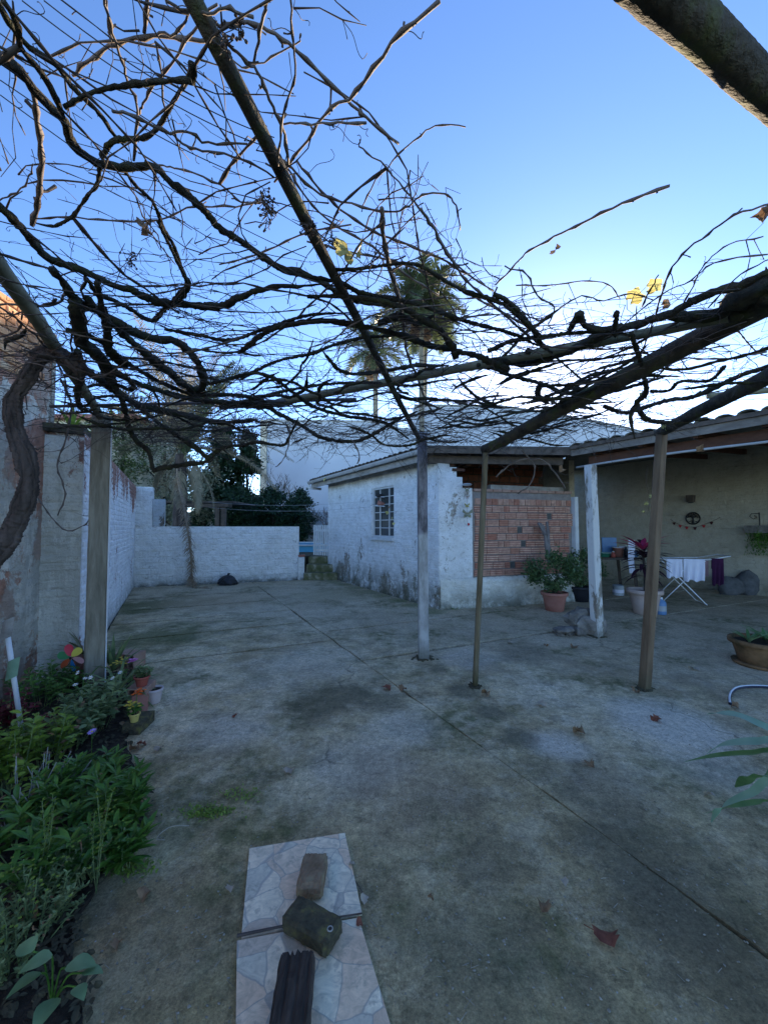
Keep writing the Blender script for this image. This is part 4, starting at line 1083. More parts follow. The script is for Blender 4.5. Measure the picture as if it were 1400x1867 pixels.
ncane = {vine1: 0, vine2: 0}
twigs = {vine1: MB(), vine2: MB()}; late = {vine1: MB(), vine2: MB()}
def tendril(mb, p, s=.03):
    ax = V(rnd(-1,1), rnd(-1,1), rnd(-1,.4)).normalized(); u = ax.orthogonal().normalized(); v = ax.cross(u)
    pts = []; k = random.randint(9, 16)
    for i in range(k):
        t = i/k; r = s*.28*t; a = t*rnd(7,12) if False else t*9
        pts.append(p + ax*s*1.6*min(t*1.6,1) + (u*math.cos(a)+v*math.sin(a))*r*(1.2-t*.4))
    mb.tube(pts, .0009, 3, caps=False)
def cane_geo(mb, pts, r0, r1, root, twig=.5, node=.07, tend=.15):
    fine = []; rr = []; acc = 0; tot = sum((pts[i+1]-pts[i]).length for i in range(len(pts)-1)) or 1; run = 0; side = 1
    nodes = []
    for i in range(len(pts)-1):
        a, b = pts[i], pts[i+1]; L = (b-a).length; k = max(1, int(L/.03))
        for q in range(k):
            p = a.lerp(b, q/k); t = run/tot; r = r0+(r1-r0)*t
            fine.append(p); acc += L/k; run += L/k
            if acc > node: rr.append(r*1.65); acc = rnd(-.015,.015); nodes.append((p, (b-a).normalized()))
            else: rr.append(r)
    fine.append(pts[-1]); rr.append(r1*1.1)
    mb.tube(fine, rr, 5, .06)
    for p, d_ in nodes:
        if random.random() < twig:
            v = V(rnd(-1,1), rnd(-1,1), rnd(-.7,.9)); v = (v - d_*v.dot(d_)); v.normalize(); side = -side
            L = random.choice((.008,.012,.02,.03,.05,.09)); q = [p, p+(v+d_*.5)*L*.5]
            q.append(q[-1]+(v+d_*.2+V(rnd(-.4,.4),rnd(-.4,.4),rnd(-.4,.4)))*L*.6)
            tw_ = twigs[root]; tw_.tube(q, [max(.0009,r1*.8), max(.0008,r1*.6), max(.0011,r1*.8)], 4)
            if L > .04 and random.random() < .6: 
                q2 = q[-1]+V(rnd(-1,1),rnd(-1,1),rnd(-1,.6))*L*.8; tw_.tube([q[-1], q2], [.0011,.0008], 3)
        if random.random() < tend: tendril(twigs[root], p, rnd(.02,.06))
def traced(pts, w0, w1, h=1.0, root=None, Ym=4.0, twig=.55, mat=None):
    w = [vp(x, y, h+rnd(-.005,.005), Ym) for x, y in pts]; Y = sum(p.y for p in w)/len(w)*.72
    root = root or (vine2 if pts[0][0] > 930 else vine1)
    s = smooth_path(w, 4); s = [p+V(rnd(-1,1),rnd(-1,1),rnd(-1,1))*.003*max(1,Y*.8) for p in s]
    mb = MB(); cane_geo(mb, s, w0/2/F*Y, w1/2/F*Y, root, twig, node=.05+.02*Y)
    mb.build('cane', mat or M['cane'], root, True); ncane[root] += 1
    for p in w[1:-1]: anchors.append((p, root))
CANES = [
 ([(903,520),(940,480),(965,457),(1010,432),(1063,405),(1134,370),(1220,337)],4,6), ([(1170,640),(1190,590),(1215,510),(1243,464),(1290,428),(1338,392),(1410,370)],5,4),
 ([(1235,575),(1258,530),(1275,495),(1290,475),(1330,445),(1390,430)],4,2.5), ([(1120,605),(1200,540),(1260,510),(1300,480),(1400,462)],3,3), ([(1290,560),(1350,500),(1410,470)],4,3),
 ([(500,330),(550,270),(590,210),(650,165),(715,75),(803,2)],6,9), ([(375,12),(400,45),(450,40),(500,60),(560,110),(640,190),(665,212),(725,262)],8,8),
 ([(515,222),(560,226),(600,222),(670,226)],5,6), ([(655,255),(660,270),(705,305),(750,360),(800,430),(830,480),(900,530)],3,5), ([(660,375),(680,335),(705,305),(755,255),(795,230),(848,228)],4,3),
 ([(480,275),(520,295),(570,345),(640,370),(710,385),(745,375),(770,355),(810,352),(830,375),(838,420)],6,4), ([(193,0),(200,50),(205,85)],6,7), ([(267,-10),(263,58)],11,9),
 ([(130,135),(155,115),(200,85),(262,66),(330,66),(378,75)],8,10), ([(188,-10),(205,60),(222,110),(235,150),(250,200),(245,290)],6,7), ([(395,5),(350,60),(300,130),(265,180),(255,205)],6,6),
 ([(282,60),(320,60),(345,25),(380,-10)],7,5), ([(300,0),(340,20),(380,20),(420,15),(460,30)],8,8), ([(405,70),(440,105),(470,130),(490,180),(515,230),(525,300)],7,9),
 ([(487,0),(478,40),(462,115)],9,7), ([(528,-10),(535,80),(536,150),(515,210),(505,300)],5,6), ([(205,200),(250,215),(310,240),(340,238),(380,260),(450,260)],8,5),
 ([(310,240),(340,265),(380,275),(440,290),(500,320)],6,5), ([(250,275),(280,295),(310,305),(340,310),(400,335),(440,367),(475,368)],4,5), ([(60,160),(68,220),(75,300),(70,360),(58,410)],10,12),
 ([(-5,365),(30,350),(55,320),(60,300)],4,3), ([(60,400),(120,396),(200,400),(290,400),(340,380),(430,375),(480,368)],4,4), ([(694,380),(701,434),(712,494),(726,541),(737,601),(744,648),(766,701),(784,744),(812,769),(855,762),(891,741),(909,716)],6,4),
 ([(766,380),(787,412),(809,451),(830,484),(855,516),(891,548),(950,600),(1000,640),(1060,690)],5,6), ([(370,60),(400,80),(440,120),(480,110),(540,80),(548,60)],4,4), ([(560,440),(600,450),(640,460),(700,470),(760,490),(830,520),(900,560),(970,600)],4,6),
 ([(540,290),(580,340),(620,380),(680,420),(740,445),(800,470),(850,500)],5,6), ([(520,300),(560,360),(610,410),(680,450),(740,500),(800,540)],4,5), ([(400,480),(450,470),(520,440),(570,420),(640,410)],4,4),
 ([(440,640),(500,610),(560,560),(620,500),(660,440),(700,400)],5,3), ([(1000,590),(1010,560),(980,540),(960,500),(920,485)],4,3), ([(940,520),(1010,520),(1060,512),(1108,518),(1130,545)],3,2.5), ([(1020,560),(1060,540),(1100,548),(1150,535),(1190,545)],3,3),
 ([(1160,640),(1200,650),(1260,640),(1330,630)],3,3), ([(1310,610),(1340,600),(1380,640),(1400,650)],3,3), ([(1190,690),(1240,655),(1310,655),(1400,640)],4,4), ([(1170,560),(1190,520),(1200,500)],4,3),
 ([(905,870),(925,850),(955,838),(990,840),(1010,860),(1030,890)],4,3), ([(950,820),(975,850),(968,880),(945,900)],3,3), ([(520,770),(528,800),(520,830),(505,850)],3,2), ([(640,800),(655,830),(650,845)],3,3),
 ([(0,560),(40,590),(90,640),(120,700),(110,760),(80,800)],3,3), ([(60,650),(45,700),(50,760),(35,800),(10,850)],3,2), ([(110,690),(130,740),(120,800),(105,850),(120,900),(105,940)],5,3), ([(0,830),(30,860),(70,910),(115,965),(150,960),(165,940)],3,2.5)]
for c in CANES:
    y = sum(p[1] for p in c[0])/len(c[0])
    traced(c[0], c[1], c[2], h=1.0+rnd(-.04,.10), Ym=4.0 if y < 800 else 3.6)
# where the vines grow, seen from above: everything beyond this line
edge = [(-3.0,.55),(-.15,.55),(.03,1.0),(.24,1.32),(.52,1.55),(1.0,1.85),(1.5,1.7),(2.2,1.35),(3.2,1.35)]
def ymin(x):
    for (a, ya), (b, yb) in zip(edge[:-1], edge[1:]):
        if a <= x <= b: return ya+(yb-ya)*(x-a)/(b-a)
    return 9
def inside(p): return -2.9 < p.x < 2.75 and p.y > ymin(p.x) and p.y < 4.35 - (.45*max(0, p.x-1.2)) 
random.seed(21)
def wander(p, d, L, step=.09, droop=0, zlo=.80, zhi=1.18):
    pts = [p.copy()]; bend = rnd(-.16,.16)
    k = int(L/step)
    for i in range(k):
        a = bend + (.12 if i % 2 else -.12) + rnd(-.30,.30)
        far_ = min(1, pts[-1].y/3.2)
        d = Matrix.Rotation(a, 3, 'Z') @ d; d.z += rnd(-.36,.34)*far_ - droop; d.z *= .82
        z = pts[-1].z-EYE
        if z < zlo and not droop: d.z += .2
        if z > zhi: d.z -= .2
        d.normalize(); q = pts[-1] + d*step
        if not inside(q) and not droop: break
        pts.append(q)
    return pts
along = V(math.cos(R(-12)), math.sin(R(-12)), 0)
made = 0; tries = 0
while made < 430 and tries < 6000:
    tries += 1
    if random.random() < .5: p, root = random.choice(anchors); p = p.copy()
    else:
        Y = 1.5 + 2.8*random.random()**.7; X = rnd(-2.8, 2.4)*min(1, Y/2.7); p = V(X, Y, EYE+1+rnd(-.12,.12)); root = vine2 if X > 1.0 else vine1
    if not inside(p) or p.z < EYE+.7: continue
    near = p.y < 1.45
    if near and random.random() < .6: continue
    a = rnd(0, 6.28); d_ = V(math.cos(a), math.sin(a), rnd(-.2,.2)) if random.random() < .45 else (along*random.choice((-1,1)) + V(rnd(-.5,.5), rnd(-.5,.5), rnd(-.15,.15)))
    pts = wander(p, d_.normalized(), rnd(.3, 1.3) if not near else rnd(.15,.6))
    if len(pts) < 4: continue
    r0 = rnd(.0014,.0032) if random.random() < .85 else rnd(.0032,.0055)
    if ncane[root] < 285:
        mb = MB(); cane_geo(mb, pts, r0, r0*.55, root, .6); mb.build('cane', M['cane'] if random.random() < .45 else M['twig'], root, True); ncane[root] += 1
    else: cane_geo(late[root], pts, r0, r0*.55, root, .6)
    made += 1
# hanging drooping twigs along the far edge of the pergola
for i in range(330):
    x = rnd(-2.75, 2.4); y = 4.2 - .45*max(0,x-1.2) - abs(random.gauss(0,.5)); root = vine2 if x > 1 else vine1
    p = V(x, y, EYE+1+rnd(-.12,.05)); a = rnd(0,6.28)
    pts = wander(p, V(math.cos(a), math.sin(a), -.15).normalized(), rnd(.2,.75), .07, droop=rnd(.03,.16))
    pts = [q for q in pts if q.z > EYE+.40]
    if len(pts) > 2: cane_geo(late[root], pts, rnd(.0015,.003), .0012, root, .6, tend=.3)
made = 0
while made < 800:
    if random.random() < .6: p, root = random.choice(anchors); p = p + V(rnd(-.1,.1), rnd(-.1,.1), rnd(-.03,.1))
    else:
        Y = 1.2 + 3.1*random.random()**.7; X = rnd(-2.8, 2.4)*min(1, Y/2.7); p = V(X, Y, EYE+1+rnd(-.2,.15)); root = vine2 if X > 1.0 else vine1
    made += 1
    if not inside(p) or (p.y < 1.3 and random.random() < .55): continue
    a = rnd(0, 6.28); pts = wander(p, V(math.cos(a), math.sin(a), rnd(-.4,.3)).normalized(), rnd(.12,.55), .06, zlo=.7, zhi=1.25)
    if len(pts) > 2: r0 = rnd(.0009,.0019); cane_geo(late[root], pts, r0, r0*.6, root, .7, node=.05, tend=.25)
# thick tangled wood in the dark middle
for i in range(85):
    x = rnd(-2.6, 2.0); y = rnd(2.2, 4.1); root = vine2 if x > 1 else vine1
    p = V(x, y, EYE+1+rnd(-.1,.1)); 
    if not inside(p): continue
    pts = wander(p, (along*random.choice((-1,1)) + V(0, rnd(-.4,.4), rnd(-.1,.1))).normalized(), rnd(.4,1.2), .1)
    if len(pts) < 4: continue
    r0 = rnd(.006,.013); mb = MB(); s = smooth_path(pts, 5); mb.tube(s, [r0*(1+rnd(-.25,.25))*min(1,.25+j_*.12,.25+(len(s)-1-j_)*.12) for j_ in range(len(s))], 7, .25)
    mb.build('branch', M['moss'], root, True)
# dried grape stalks
def stalk(mb, p, s):
    for j in range(26):
        v = V(rnd(-.5,.5), rnd(-.5,.5), -rnd(.1,1.3)); q = p+v*s; mb.tube([p+V(0,0,v.z*s*.8), q], [.0014,.001], 3, caps=False)
        if j % 2: mb.rock(q, (.007,.007,.007), j)
for px, py, h_, s in ((490,355,1.0,.055),(487,375,.97,.05),(352,640,1.0,.05),(605,415,1.0,.05),(570,400,1.0,.04),(413,60,1.0,.04),(685,655,.95,.09),(610,750,1.0,.10),(560,385,1.02,.05),(700,770,1.0,.10),(435,35,1.0,.03),(240,455,1.0,.05),(480,340,1.0,.05),(1040,750,.95,.06),(120,700,1.0,.05)):
    p = vp(px, py, h_, 3.7); root = vine2 if px > 950 else vine1
    mb = MB(); stalk(mb, p, s); mb.build('dried_grape_stalk', M['twig'], root)
for root in (vine1, vine2):
    stuff(twigs[root].build('side_twigs', M['twig'], root)); stuff(late[root].build('thin_twigs', M['twig'], root, True))
# remaining leaves on the vines
def vleaf_mesh(seed, mat, S=.05, curl=.4):
    rs = random.Random(seed); mb = MB(); n = 15; c = V(0,0,0); mb.v.append((0,0,0))
    for i in range(n):
        a = 2*math.pi*i/n; r = S*(.62+.38*abs(math.cos(2.5*a)))*(1+rs.uniform(-.12,.12)); 
        if i == 0: r *= .4
        x, y = r*math.cos(a), r*math.sin(a); mb.v.append((x, y, curl*S*((x/S)**2*1.2 - (y/S)**2*.5) + rs.uniform(-.1,.1)*S))
    for i in range(n): mb.f.append((0, 1+i, 1+(i+1) % n)); mb.m.append(0)
    mb.tube([(0,0,0),(-S*.6,0,S*.1),(-S*1.3,.1*S,S*.3)], S*.03, 4)
    return mb.mesh('leaf', mat, True)
vl = [vleaf_mesh(i, M['autumn'], .05) for i in range(3)]; vd = [vleaf_mesh(i+9, M['dry'], .05, .9) for i in range(3)]
for px, py, s, kind in ((622,452,1.3,0),(655,455,1.2,0),(635,468,1.0,0),(1190,522,1.1,0),(1158,540,1.2,0),(1215,553,.7,1),(1172,716,1.4,0),(1013,455,.7,1),(1395,388,1.0,1),(1385,395,.9,1),(1212,778,1.2,0),(1186,905,.9,0),(1178,918,.9,0),(1187,925,.8,0),(1172,932,.7,0),(263,408,.9,1),(266,420,.8,1),(1025,856,1.0,1),(592,875,1.2,0),(1278,818,1.0,1),(715,945,.9,0),(705,935,1.0,0),(718,955,.8,0),(710,925,.7,1)):
    root = vine2 if px > 950 else vine1
    Y = 5.2 if px in (1186,1178,1187,1172) else 3.5
    p = vp(px, py, 1.0, Y) if py < 800 else P(px, py, 7.6 if 700 < px < 720 else Y if py < 870 else 4.0)
    if py > 870 and px < 720: p = P(px, py, 7.4)
    o = inst('leaf', random.choice((vl, vd)[kind]), root, tuple(p-origin(root)), rot=(rnd(.5,2.4), rnd(-.8,.8), rnd(0,6)))
    k = s*(.5 if Y > 5 else .8 if py > 750 else 1)*min(1.0, max(.45, p.y/2.4)); o.scale = (k,k,k)
mb = MB(); a = P(1180,850,3.6); pts = [a, a+V(.0,.02,-.15), a+V(.015,0,-.3), a+V(0,0,-.42)]; mb.tube(pts, .0018, 4); mb.build('cane', M['cane'], vine2)
# ------------------------------------------------------------------ trees and palms beyond the wall
random.seed(33)
def frond(L, d0, base, mat, droop, nl=34, ll=.5, lw=.03, vee=.5, hang=0, mb=None, gap=.12):
    mb = mb or MB(); p = Vector(base); d = Vector(d0).normalized(); pts = [p.copy()]; k = 14
    for i in range(k):
        d = (d + V(0,0,-droop*(.4+i/k)/k*1.6)).normalized(); p = p + d*(L/k); pts.append(p.copy())
    mb.tube(pts, [.022*(1-i/(k+2)) for i in range(k+1)], 4, caps=False)
    for i in range(nl):
        t = gap + (1-gap)*i/nl; f = t*k; a = int(min(f,k-1)); q = pts[a].lerp(pts[a+1], f-a); dd = (pts[a+1]-pts[a]).normalized()
        s = dd.cross(V(0,0,1)); s = s.normalized() if s.length > .05 else V(1,0,0); up_ = s.cross(dd)
        l = ll*(.45+.55*math.sin(math.pi*min(1,t*.85+.12)))*(1-.45*max(0,t-.6)/.4)
        for sg in (-1, 1):
            v = (s*sg*1.0 + dd*.75 + up_*vee*rnd(.3,1.2) + V(0,0,-hang*rnd(.5,1.2)) + V(rnd(-1,1),rnd(-1,1),rnd(-1,1))*.14).normalized()
            wv = v.cross(up_).normalized()*lw/2
            m = q+v*l*.5; e = q+v*l+V(0,0,-l*.22*(1+hang))
            n = len(mb.v); mb.v += [tuple(q-wv), tuple(q+wv), tuple(m+wv), tuple(m-wv), tuple(e)]
            mb.f += [(n, n+1, n+2, n+3), (n+3, n+2, n+4)]; mb.m += [0,0]
    return mb
def palm(x, y, z0, zc, r, nf, L, label, mat, trm, lean=(0,0), group=None, dead=0, elev=(-.5,1.3), ll=.5, nl=34, droop=1.1, deadmat=None, lw=.03):
    root = thing('palm_tree', label, 'palm', (x, y, z0), group)
    c = V(x+lean[0], y+lean[1], zc)
    mb = MB(); pts = [V(x, y, z0).lerp(c, i/12) + V(lean[0]*.1*math.sin(i), 0, 0) for i in range(13)]
    mb.tube(pts, [r*(1.25-.35*i/12)*(1+(.06 if i % 2 else -.04)) for i in range(13)], 12, .05); mb.build('trunk', trm, root, True)
    for i in range(nf):
        a = i*2.399+rnd(-.2,.2); e = elev[0]+(elev[1]-elev[0])*((i+.5)/nf)
        f = frond(L*rnd(.85,1.1), V(math.cos(a)*math.cos(e), math.sin(a)*math.cos(e), math.sin(e)), c+V(0,0,.2), mat, droop*(1.15-.35*math.sin(e)), nl, ll, lw)
        f.build('frond', mat, root)
    for i in range(dead):
        a = i*1.9+rnd(-.3,.3); f = frond(L*rnd(.35,.6), V(math.cos(a), math.sin(a), -.3), c+V(math.cos(a)*.12,math.sin(a)*.12,rnd(-.5,.1)), deadmat, 2.6, nl, ll*.7, lw, hang=.9)
        f.build('dead_frond', deadmat, root)
    return root
palm(P(768,560,26).x, 26, 0, P(768,560,26).z, .17, 40, 3.4, 'tall feathery palm behind the warehouse roof, the highest of the group', M['lf_palm'], M['postcement'], group='tall palms beyond the house', dead=7, ll=1.1, nl=44, deadmat=M['lf_dead'], lw=.07)
palm(P(694,640,29).x, 29, 0, P(680,645,29).z, .19, 28, 3.1, 'tall palm left of the highest one, lower crown with a pale trunk', M['lf_palm'], M['postcement'], lean=(-.5,0), group='tall palms beyond the house', dead=5, ll=1.0, deadmat=M['lf_dead'], lw=.06)
palm(P(736,620,31).x, 31, 0, P(815,600,31).z, .19, 24, 2.6, 'tall palm with a thin crown leaning right of the highest one', M['lf_palm'], M['postcement'], lean=(2.2,0), group='tall palms beyond the house', dead=4, ll=.9, deadmat=M['lf_dead'], lw=.06)
dpx = P(330,850,11.3)
dp = palm(dpx.x, 11.3, .6, P(325,850,11.3).z+.35, .165, 34, 3.4, 'shaggy grey palm hanging over the low back wall', M['lf_palmgrey'], M['trunkbark'], elev=(.05,1.45), ll=.48, nl=56, droop=.80, dead=7, deadmat=M['lf_palmgrey'], lw=.022)
for i in range(8):
    a = rnd(-.5,1.2); f = frond(3.6, V(math.cos(a)*.4, math.sin(a)*.25-.1, 1), V(dpx.x,11.3,3.2), M['lf_palm'], .75, 56, .5, .022); f.build('frond', M['lf_palm'], dp)
# long dead frond hanging over the wall onto the yard
pts_ = [(322,850),(325,880),(333,915),(341,960),(348,1010),(350,1045),(352,1072)]
mb = MB(); Ys = [10.9,10.6,10.2,9.75,9.68,9.62,9.5]; sp_ = smooth_path([P(x,y,Y) for (x,y),Y in zip(pts_,Ys)], 8)
sp_ += [sp_[-1]+V(.08,-.05,-.02), sp_[-1]+V(.3,-.08,.01), sp_[-1]+V(.45,-.1,.0)]
mb.tube(sp_, .022, 5)
for i, q in enumerate(sp_[6:]):
    for k in range(13):
        sg = random.choice((-1,1)); v = V(sg*rnd(.15,.75), rnd(-.5,.1), -rnd(.3,1.1)).normalized(); l = rnd(.13,.30)
        if i > 40: v = V(rnd(.2,1), rnd(-.5,.3), rnd(-.05,.3)).normalized(); l = .12
        q_ = q+V(rnd(-.03,.03), 0, rnd(-.05,.05)); e = q_+v*l; e.z = max(e.z,.02); wv = V(rnd(-1,1), rnd(-1,1), .1).normalized()*.008
        m_ = q_.lerp(e,.5)+V(sg*.015,0,0); n = len(mb.v); mb.v += [tuple(q_-wv), tuple(q_+wv), tuple(m_+wv), tuple(m_-wv), tuple(e)]; mb.f += [(n,n+1,n+2,n+3),(n+3,n+2,n+4)]; mb.m += [0,0]
mb.build('long_dead_frond', M['lf_dead'], dp)

def crown_tree(name, label, x, y, z0, zc, rx, rz_, mat, n=5000, leaf=.10, conic=False, cat='tree', group=None, trunk=.12, limbs=9, clump=60, gaps=.3):
    root = thing(name, label, cat, (x, y, z0), group)
    top = zc+rz_
    mb = MB(); mb.tube([V(x,y,z0), V(x+.05,y,z0+(zc-z0)*.6), V(x-.03,y,zc+rz_*.5)], [trunk, trunk*.75, trunk*.25], 8, .1); mb.build('trunk', M['bark'], root, True)
    cl = []
    for i in range(clump):
        u = rnd(-1,1); a = rnd(0,6.28); k = (1-abs(u)**1.5 if not conic else max(.05,(1-u)/2*1.15)); rr_ = rx*k*math.sqrt(random.random())
        cl.append(V(x+rr_*math.cos(a), y+rr_*math.sin(a), zc+u*rz_))
    lb = MB()
    for i in range(limbs):
        c = cl[i]; s = V(x, y, zc-rz_*.4); lb.tube(smooth_path([s, s.lerp(c,.5)+V(0,0,.1), c], 4), [trunk*.35*(1-k/10) for k in range(9)], 5, .1)
    lb.build('limb', M['bark'], root, True)
    mb = MB(); per = n//clump; sz = rx*.30
    for c in cl:
        s = sz*rnd(.6,1.3)
        for k in range(per):
            p = c + V(random.gauss(0,.5), random.gauss(0,.5), random.gauss(0,.42))*s
            if p.z < z0: continue
            v = V(rnd(-1,1), rnd(-1,1), rnd(-.6,.8)).normalized(); wv = v.orthogonal().normalized()*leaf*.28; l = leaf*rnd(.6,1.3)
            nn = len(mb.v); mb.v += [tuple(p-wv*.2), tuple(p+v*l*.5+wv), tuple(p+v*l), tuple(p+v*l*.5-wv)]; mb.f.append((nn,nn+1,nn+2,nn+3)); mb.m.append(0)
    stuff(mb.build('crown', mat, root)); return root
def at(px, py, Y): p = P(px, py, Y); return p.x, p.z
x, z = at(405,880,18); crown_tree('evergreen_tree', 'dark conical evergreen directly right of the shaggy palm', x, 18, .6, z+.2, 1.2, 2.3, M['lf_dark'], 9000, .20, True)
x, z = at(450,880,18.5); crown_tree('evergreen_tree', 'second dark evergreen, nearest to the pale warehouse edge', x, 18.5, .6, z+.1, 1.05, 2.2, M['lf_dark'], 8000, .20, True)
x, z = at(370,905,17); crown_tree('bush', 'grey green bush low between the palm and the evergreens', x, 17, .6, z, 1.2, 1.0, M['lf_haze'], 3500, .14, cat='bush')
x, z = at(300,850,16); crown_tree('bush', 'light grey loose shrubbery behind the palm trunk', x, 16, .6, z, 2.2, 2.0, M['lf_haze'], 5500, .13, cat='bush', clump=110)
x, z = at(225,810,15); crown_tree('bush', 'yellowish bush above the receding white wall', x, 15, .6, z, 1.4, 1.6, M['bush'], 4500, .12, cat='bush')
for i, (px, w_, lab) in enumerate(((445,1.3,'dark ivy hedge mound behind the shed frame'),(500,1.1,'dark ivy hedge mound in the middle of the far wall'),(548,.8,'dark ivy hedge mound nearest to the gate'))):
    x, z = at(px,932,16.6); crown_tree('hedge', lab, x, 16.4, .6, z-.15, w_, 1.0, M['lf_dark'], 6500, .12, cat='hedge', clump=80, group='ivy hedge on the far wall')
def bare_tree(label, x, y, z0, H_, spread, seed, r=.06, depth=5):
    root = thing('bare_tree', label, 'tree', (x, y, z0), None); rs = random.Random(seed)
    tr = MB(); br = MB()
    def grow(p, d, L, r, k):
        e = p + d*L; mid = p.lerp(e,.5)+V(rs.uniform(-1,1),rs.uniform(-1,1),0)*L*.06
        (tr if k == depth else br).tube([p, mid, e], [r, r*.85, r*.7], 5, .06, caps=False)
        if k == 0: return
        for i in range(3 if k > 1 else 4):
            a = rs.uniform(0,6.28); v = (d + V(math.cos(a), math.sin(a), rs.uniform(-.1,.5))*spread).normalized()
            grow(e if i < 2 else mid, v, L*rs.uniform(.62,.82), r*.62, k-1)
    grow(V(x,y,z0), V(0,0,1), H_*.28, r, depth)
    tr.build('trunk', M['branchgrey'], root, True); br.build('limbs', M['branchgrey'], root, True)
x, z = at(525,900,20); bare_tree('bare grey leafless tree standing in front of the pale warehouse', x, 20, 1.0, 4.1, .62, 3, .07)
x, z = at(592,900,15); bare_tree('small crooked leafless tree behind the picket gate', x, 15, .6, 2.6, .75, 8, .05, 4)
x, z = at(640,850,22); bare_tree('leafless treetop showing above the outbuilding roof', x, 22, 1.5, 4.0, .6, 12, .06)

# ------------------------------------------------------------------ things in the yard
def bagfn():
    c = G(415,1066); mb = MB(); rs = random.Random(4); rings, sides = 16, 34
    for i in range(rings+1):
        t = i/rings; z = .25*t; base = .235*(1-t**1.7)**.55*(1.0 if t > .08 else .9)
        for j in range(sides):
            a = 2*math.pi*j/sides; r = base*(1+.10*math.sin(5*a+t*6)+.07*math.sin(11*a-9*t)+rs.uniform(-.04,.04))
            mb.v.append((c.x+r*math.cos(a)*1.05, c.y+r*math.sin(a)*.8, z))
    for i in range(rings):
        for j in range(sides):
            a = i*sides+j; b = i*sides+(j+1) % sides; mb.f.append((a, b, b+sides, a+sides)); mb.m.append(0)
    mb.tube([V(c.x,c.y,.235), V(c.x+.02,c.y,.28), V(c.x+.07,c.y,.29)], [.02,.03,.004], 7, .2)
    tag(mb.build('rubbish_bag', M['bag'], None, True), 'black plastic rubbish bag on the ground against the back wall', 'bag')
bagfn()
# tiles, bricks and wood block in the foreground
tA, tB = G(455,1545,.02), G(622,1518,.02); u = (tB-tA).normalized(); v = V(-u.y, u.x, 0)*-1
if v.y > 0: v = -v
v = (G(440,1707,.01)-G(455,1545,.01)).normalized()
def tile(o, w, l, z, label, du=0):
    mb = MB(); q = [o, o+u*w, o+u*w+v*l, o+v*l]
    z0 = z
    n = 0; mb.prism([(p.x,p.y) for p in q], z0, z0+.009)
    t = mb.build('floor_tile', M['slabtile']); tag(t, label, 'tile', 'stone patterned floor tiles'); return t
l1 = (G(440,1707,.01)-G(455,1545,.01)).length
tile(tA, .44, l1, .006, 'stone patterned tile lying farther away, under the smaller brick')
o2 = tA + v*.453 - u*.005 + V(0,0,0); 
def tile2():
    mb = MB(); uu = Matrix.Rotation(R(-1.0),3,'Z') @ u; vv = (G(430,1867,.01)-G(432,1712,.01)).normalized(); o = tA + v*(l1+.007) - u*.014
    q = [o, o+uu*.438, o+uu*.438+vv*.46, o+vv*.46]; mb.prism([(p.x,p.y) for p in q], .007, .016)
    tag(mb.build('floor_tile', M['slabtile']), 'stone patterned tile nearest to the viewer, under the grooved wood block', 'tile', 'stone patterned floor tiles')
tile2()
def rough_block(name, c, size, rz, mat, label, cat, seed, cham=.008, hole=None, grooves=0, tilt=0, holemat=None):
    rs = random.Random(seed); root = thing(name, label, cat, (c.x, c.y, c.z))
    nx, ny, nz = 14, 10, 6; mb = MB(); idx = {}
    hx, hy, hz = size[0]/2, size[1]/2, size[2]/2; Rm = Matrix.Rotation(rz, 3, 'Z') @ Matrix.Rotation(tilt, 3, 'X')
    def vert(i, j, k):
        if (i,j,k) in idx: return idx[(i,j,k)]
        p = V(-hx+2*hx*i/nx, -hy+2*hy*j/ny, -hz+2*hz*k/nz)
        ex = (hx-abs(p.x) < 1e-6)+(hy-abs(p.y) < 1e-6)+(hz-abs(p.z) < 1e-6)
        if ex >= 2:
            p.x *= 1-cham/hx*(.6+rs.random()*.8) if hx-abs(p.x) < 1e-6 else 1; p.y *= 1-cham/hy*(.6+rs.random()*.8) if hy-abs(p.y) < 1e-6 else 1
            p.z *= 1-cham/hz*(.3+rs.random()*.5) if hz-abs(p.z) < 1e-6 else 1
        p += V(rs.uniform(-1,1), rs.uniform(-1,1), rs.uniform(-1,1))*.0016
        if grooves and k == nz: p.z -= (.007 if (i*3 % 4 in (0,)) else 0) + rs.uniform(0,.002)
        if grooves and (j == ny): p.y += rs.uniform(-.012,.008)
        mb.v.append(tuple(V(c.x,c.y,c.z+hz) + Rm @ p)); idx[(i,j,k)] = len(mb.v)-1; return idx[(i,j,k)]
    for i in range(nx):
        for j in range(ny):
            mb.f += [(vert(i,j,nz), vert(i+1,j,nz), vert(i+1,j+1,nz), vert(i,j+1,nz)), (vert(i,j,0), vert(i,j+1,0), vert(i+1,j+1,0), vert(i+1,j,0))]
    for i in range(nx):
        for k in range(nz): mb.f += [(vert(i,0,k), vert(i+1,0,k), vert(i+1,0,k+1), vert(i,0,k+1)), (vert(i,ny,k), vert(i,ny,k+1), vert(i+1,ny,k+1), vert(i+1,ny,k))]
    for j in range(ny):
        for k in range(nz): mb.f += [(vert(0,j,k), vert(0,j,k+1), vert(0,j+1,k+1), vert(0,j+1,k)), (vert(nx,j,k), vert(nx,j+1,k), vert(nx,j+1,k+1), vert(nx,j,k+1))]
    mb.m = [0]*len(mb.f); mb.build('body', mat, root)
    if hole:
        hb = MB(); hc = V(c.x,c.y,c.z+size[2]) + Matrix.Rotation(rz,3,'Z') @ V(hole[0], hole[1], .0005)
        hb.lathe([(.011,.0),(.0105,.0025),(.0075,.0025),(.007,.0005)], hc, 14); hb.build('hole_rim', M['cement'], root)
        hb = MB(); hb.lathe([(.0072,.0012),(.0001,.0012)], hc, 14); hb.build('hole', M['iron'], root)
    return root
def bkc(px, py, z=.06): return G(px, py, z)
c = G(570,1590,.06); c.z = .016
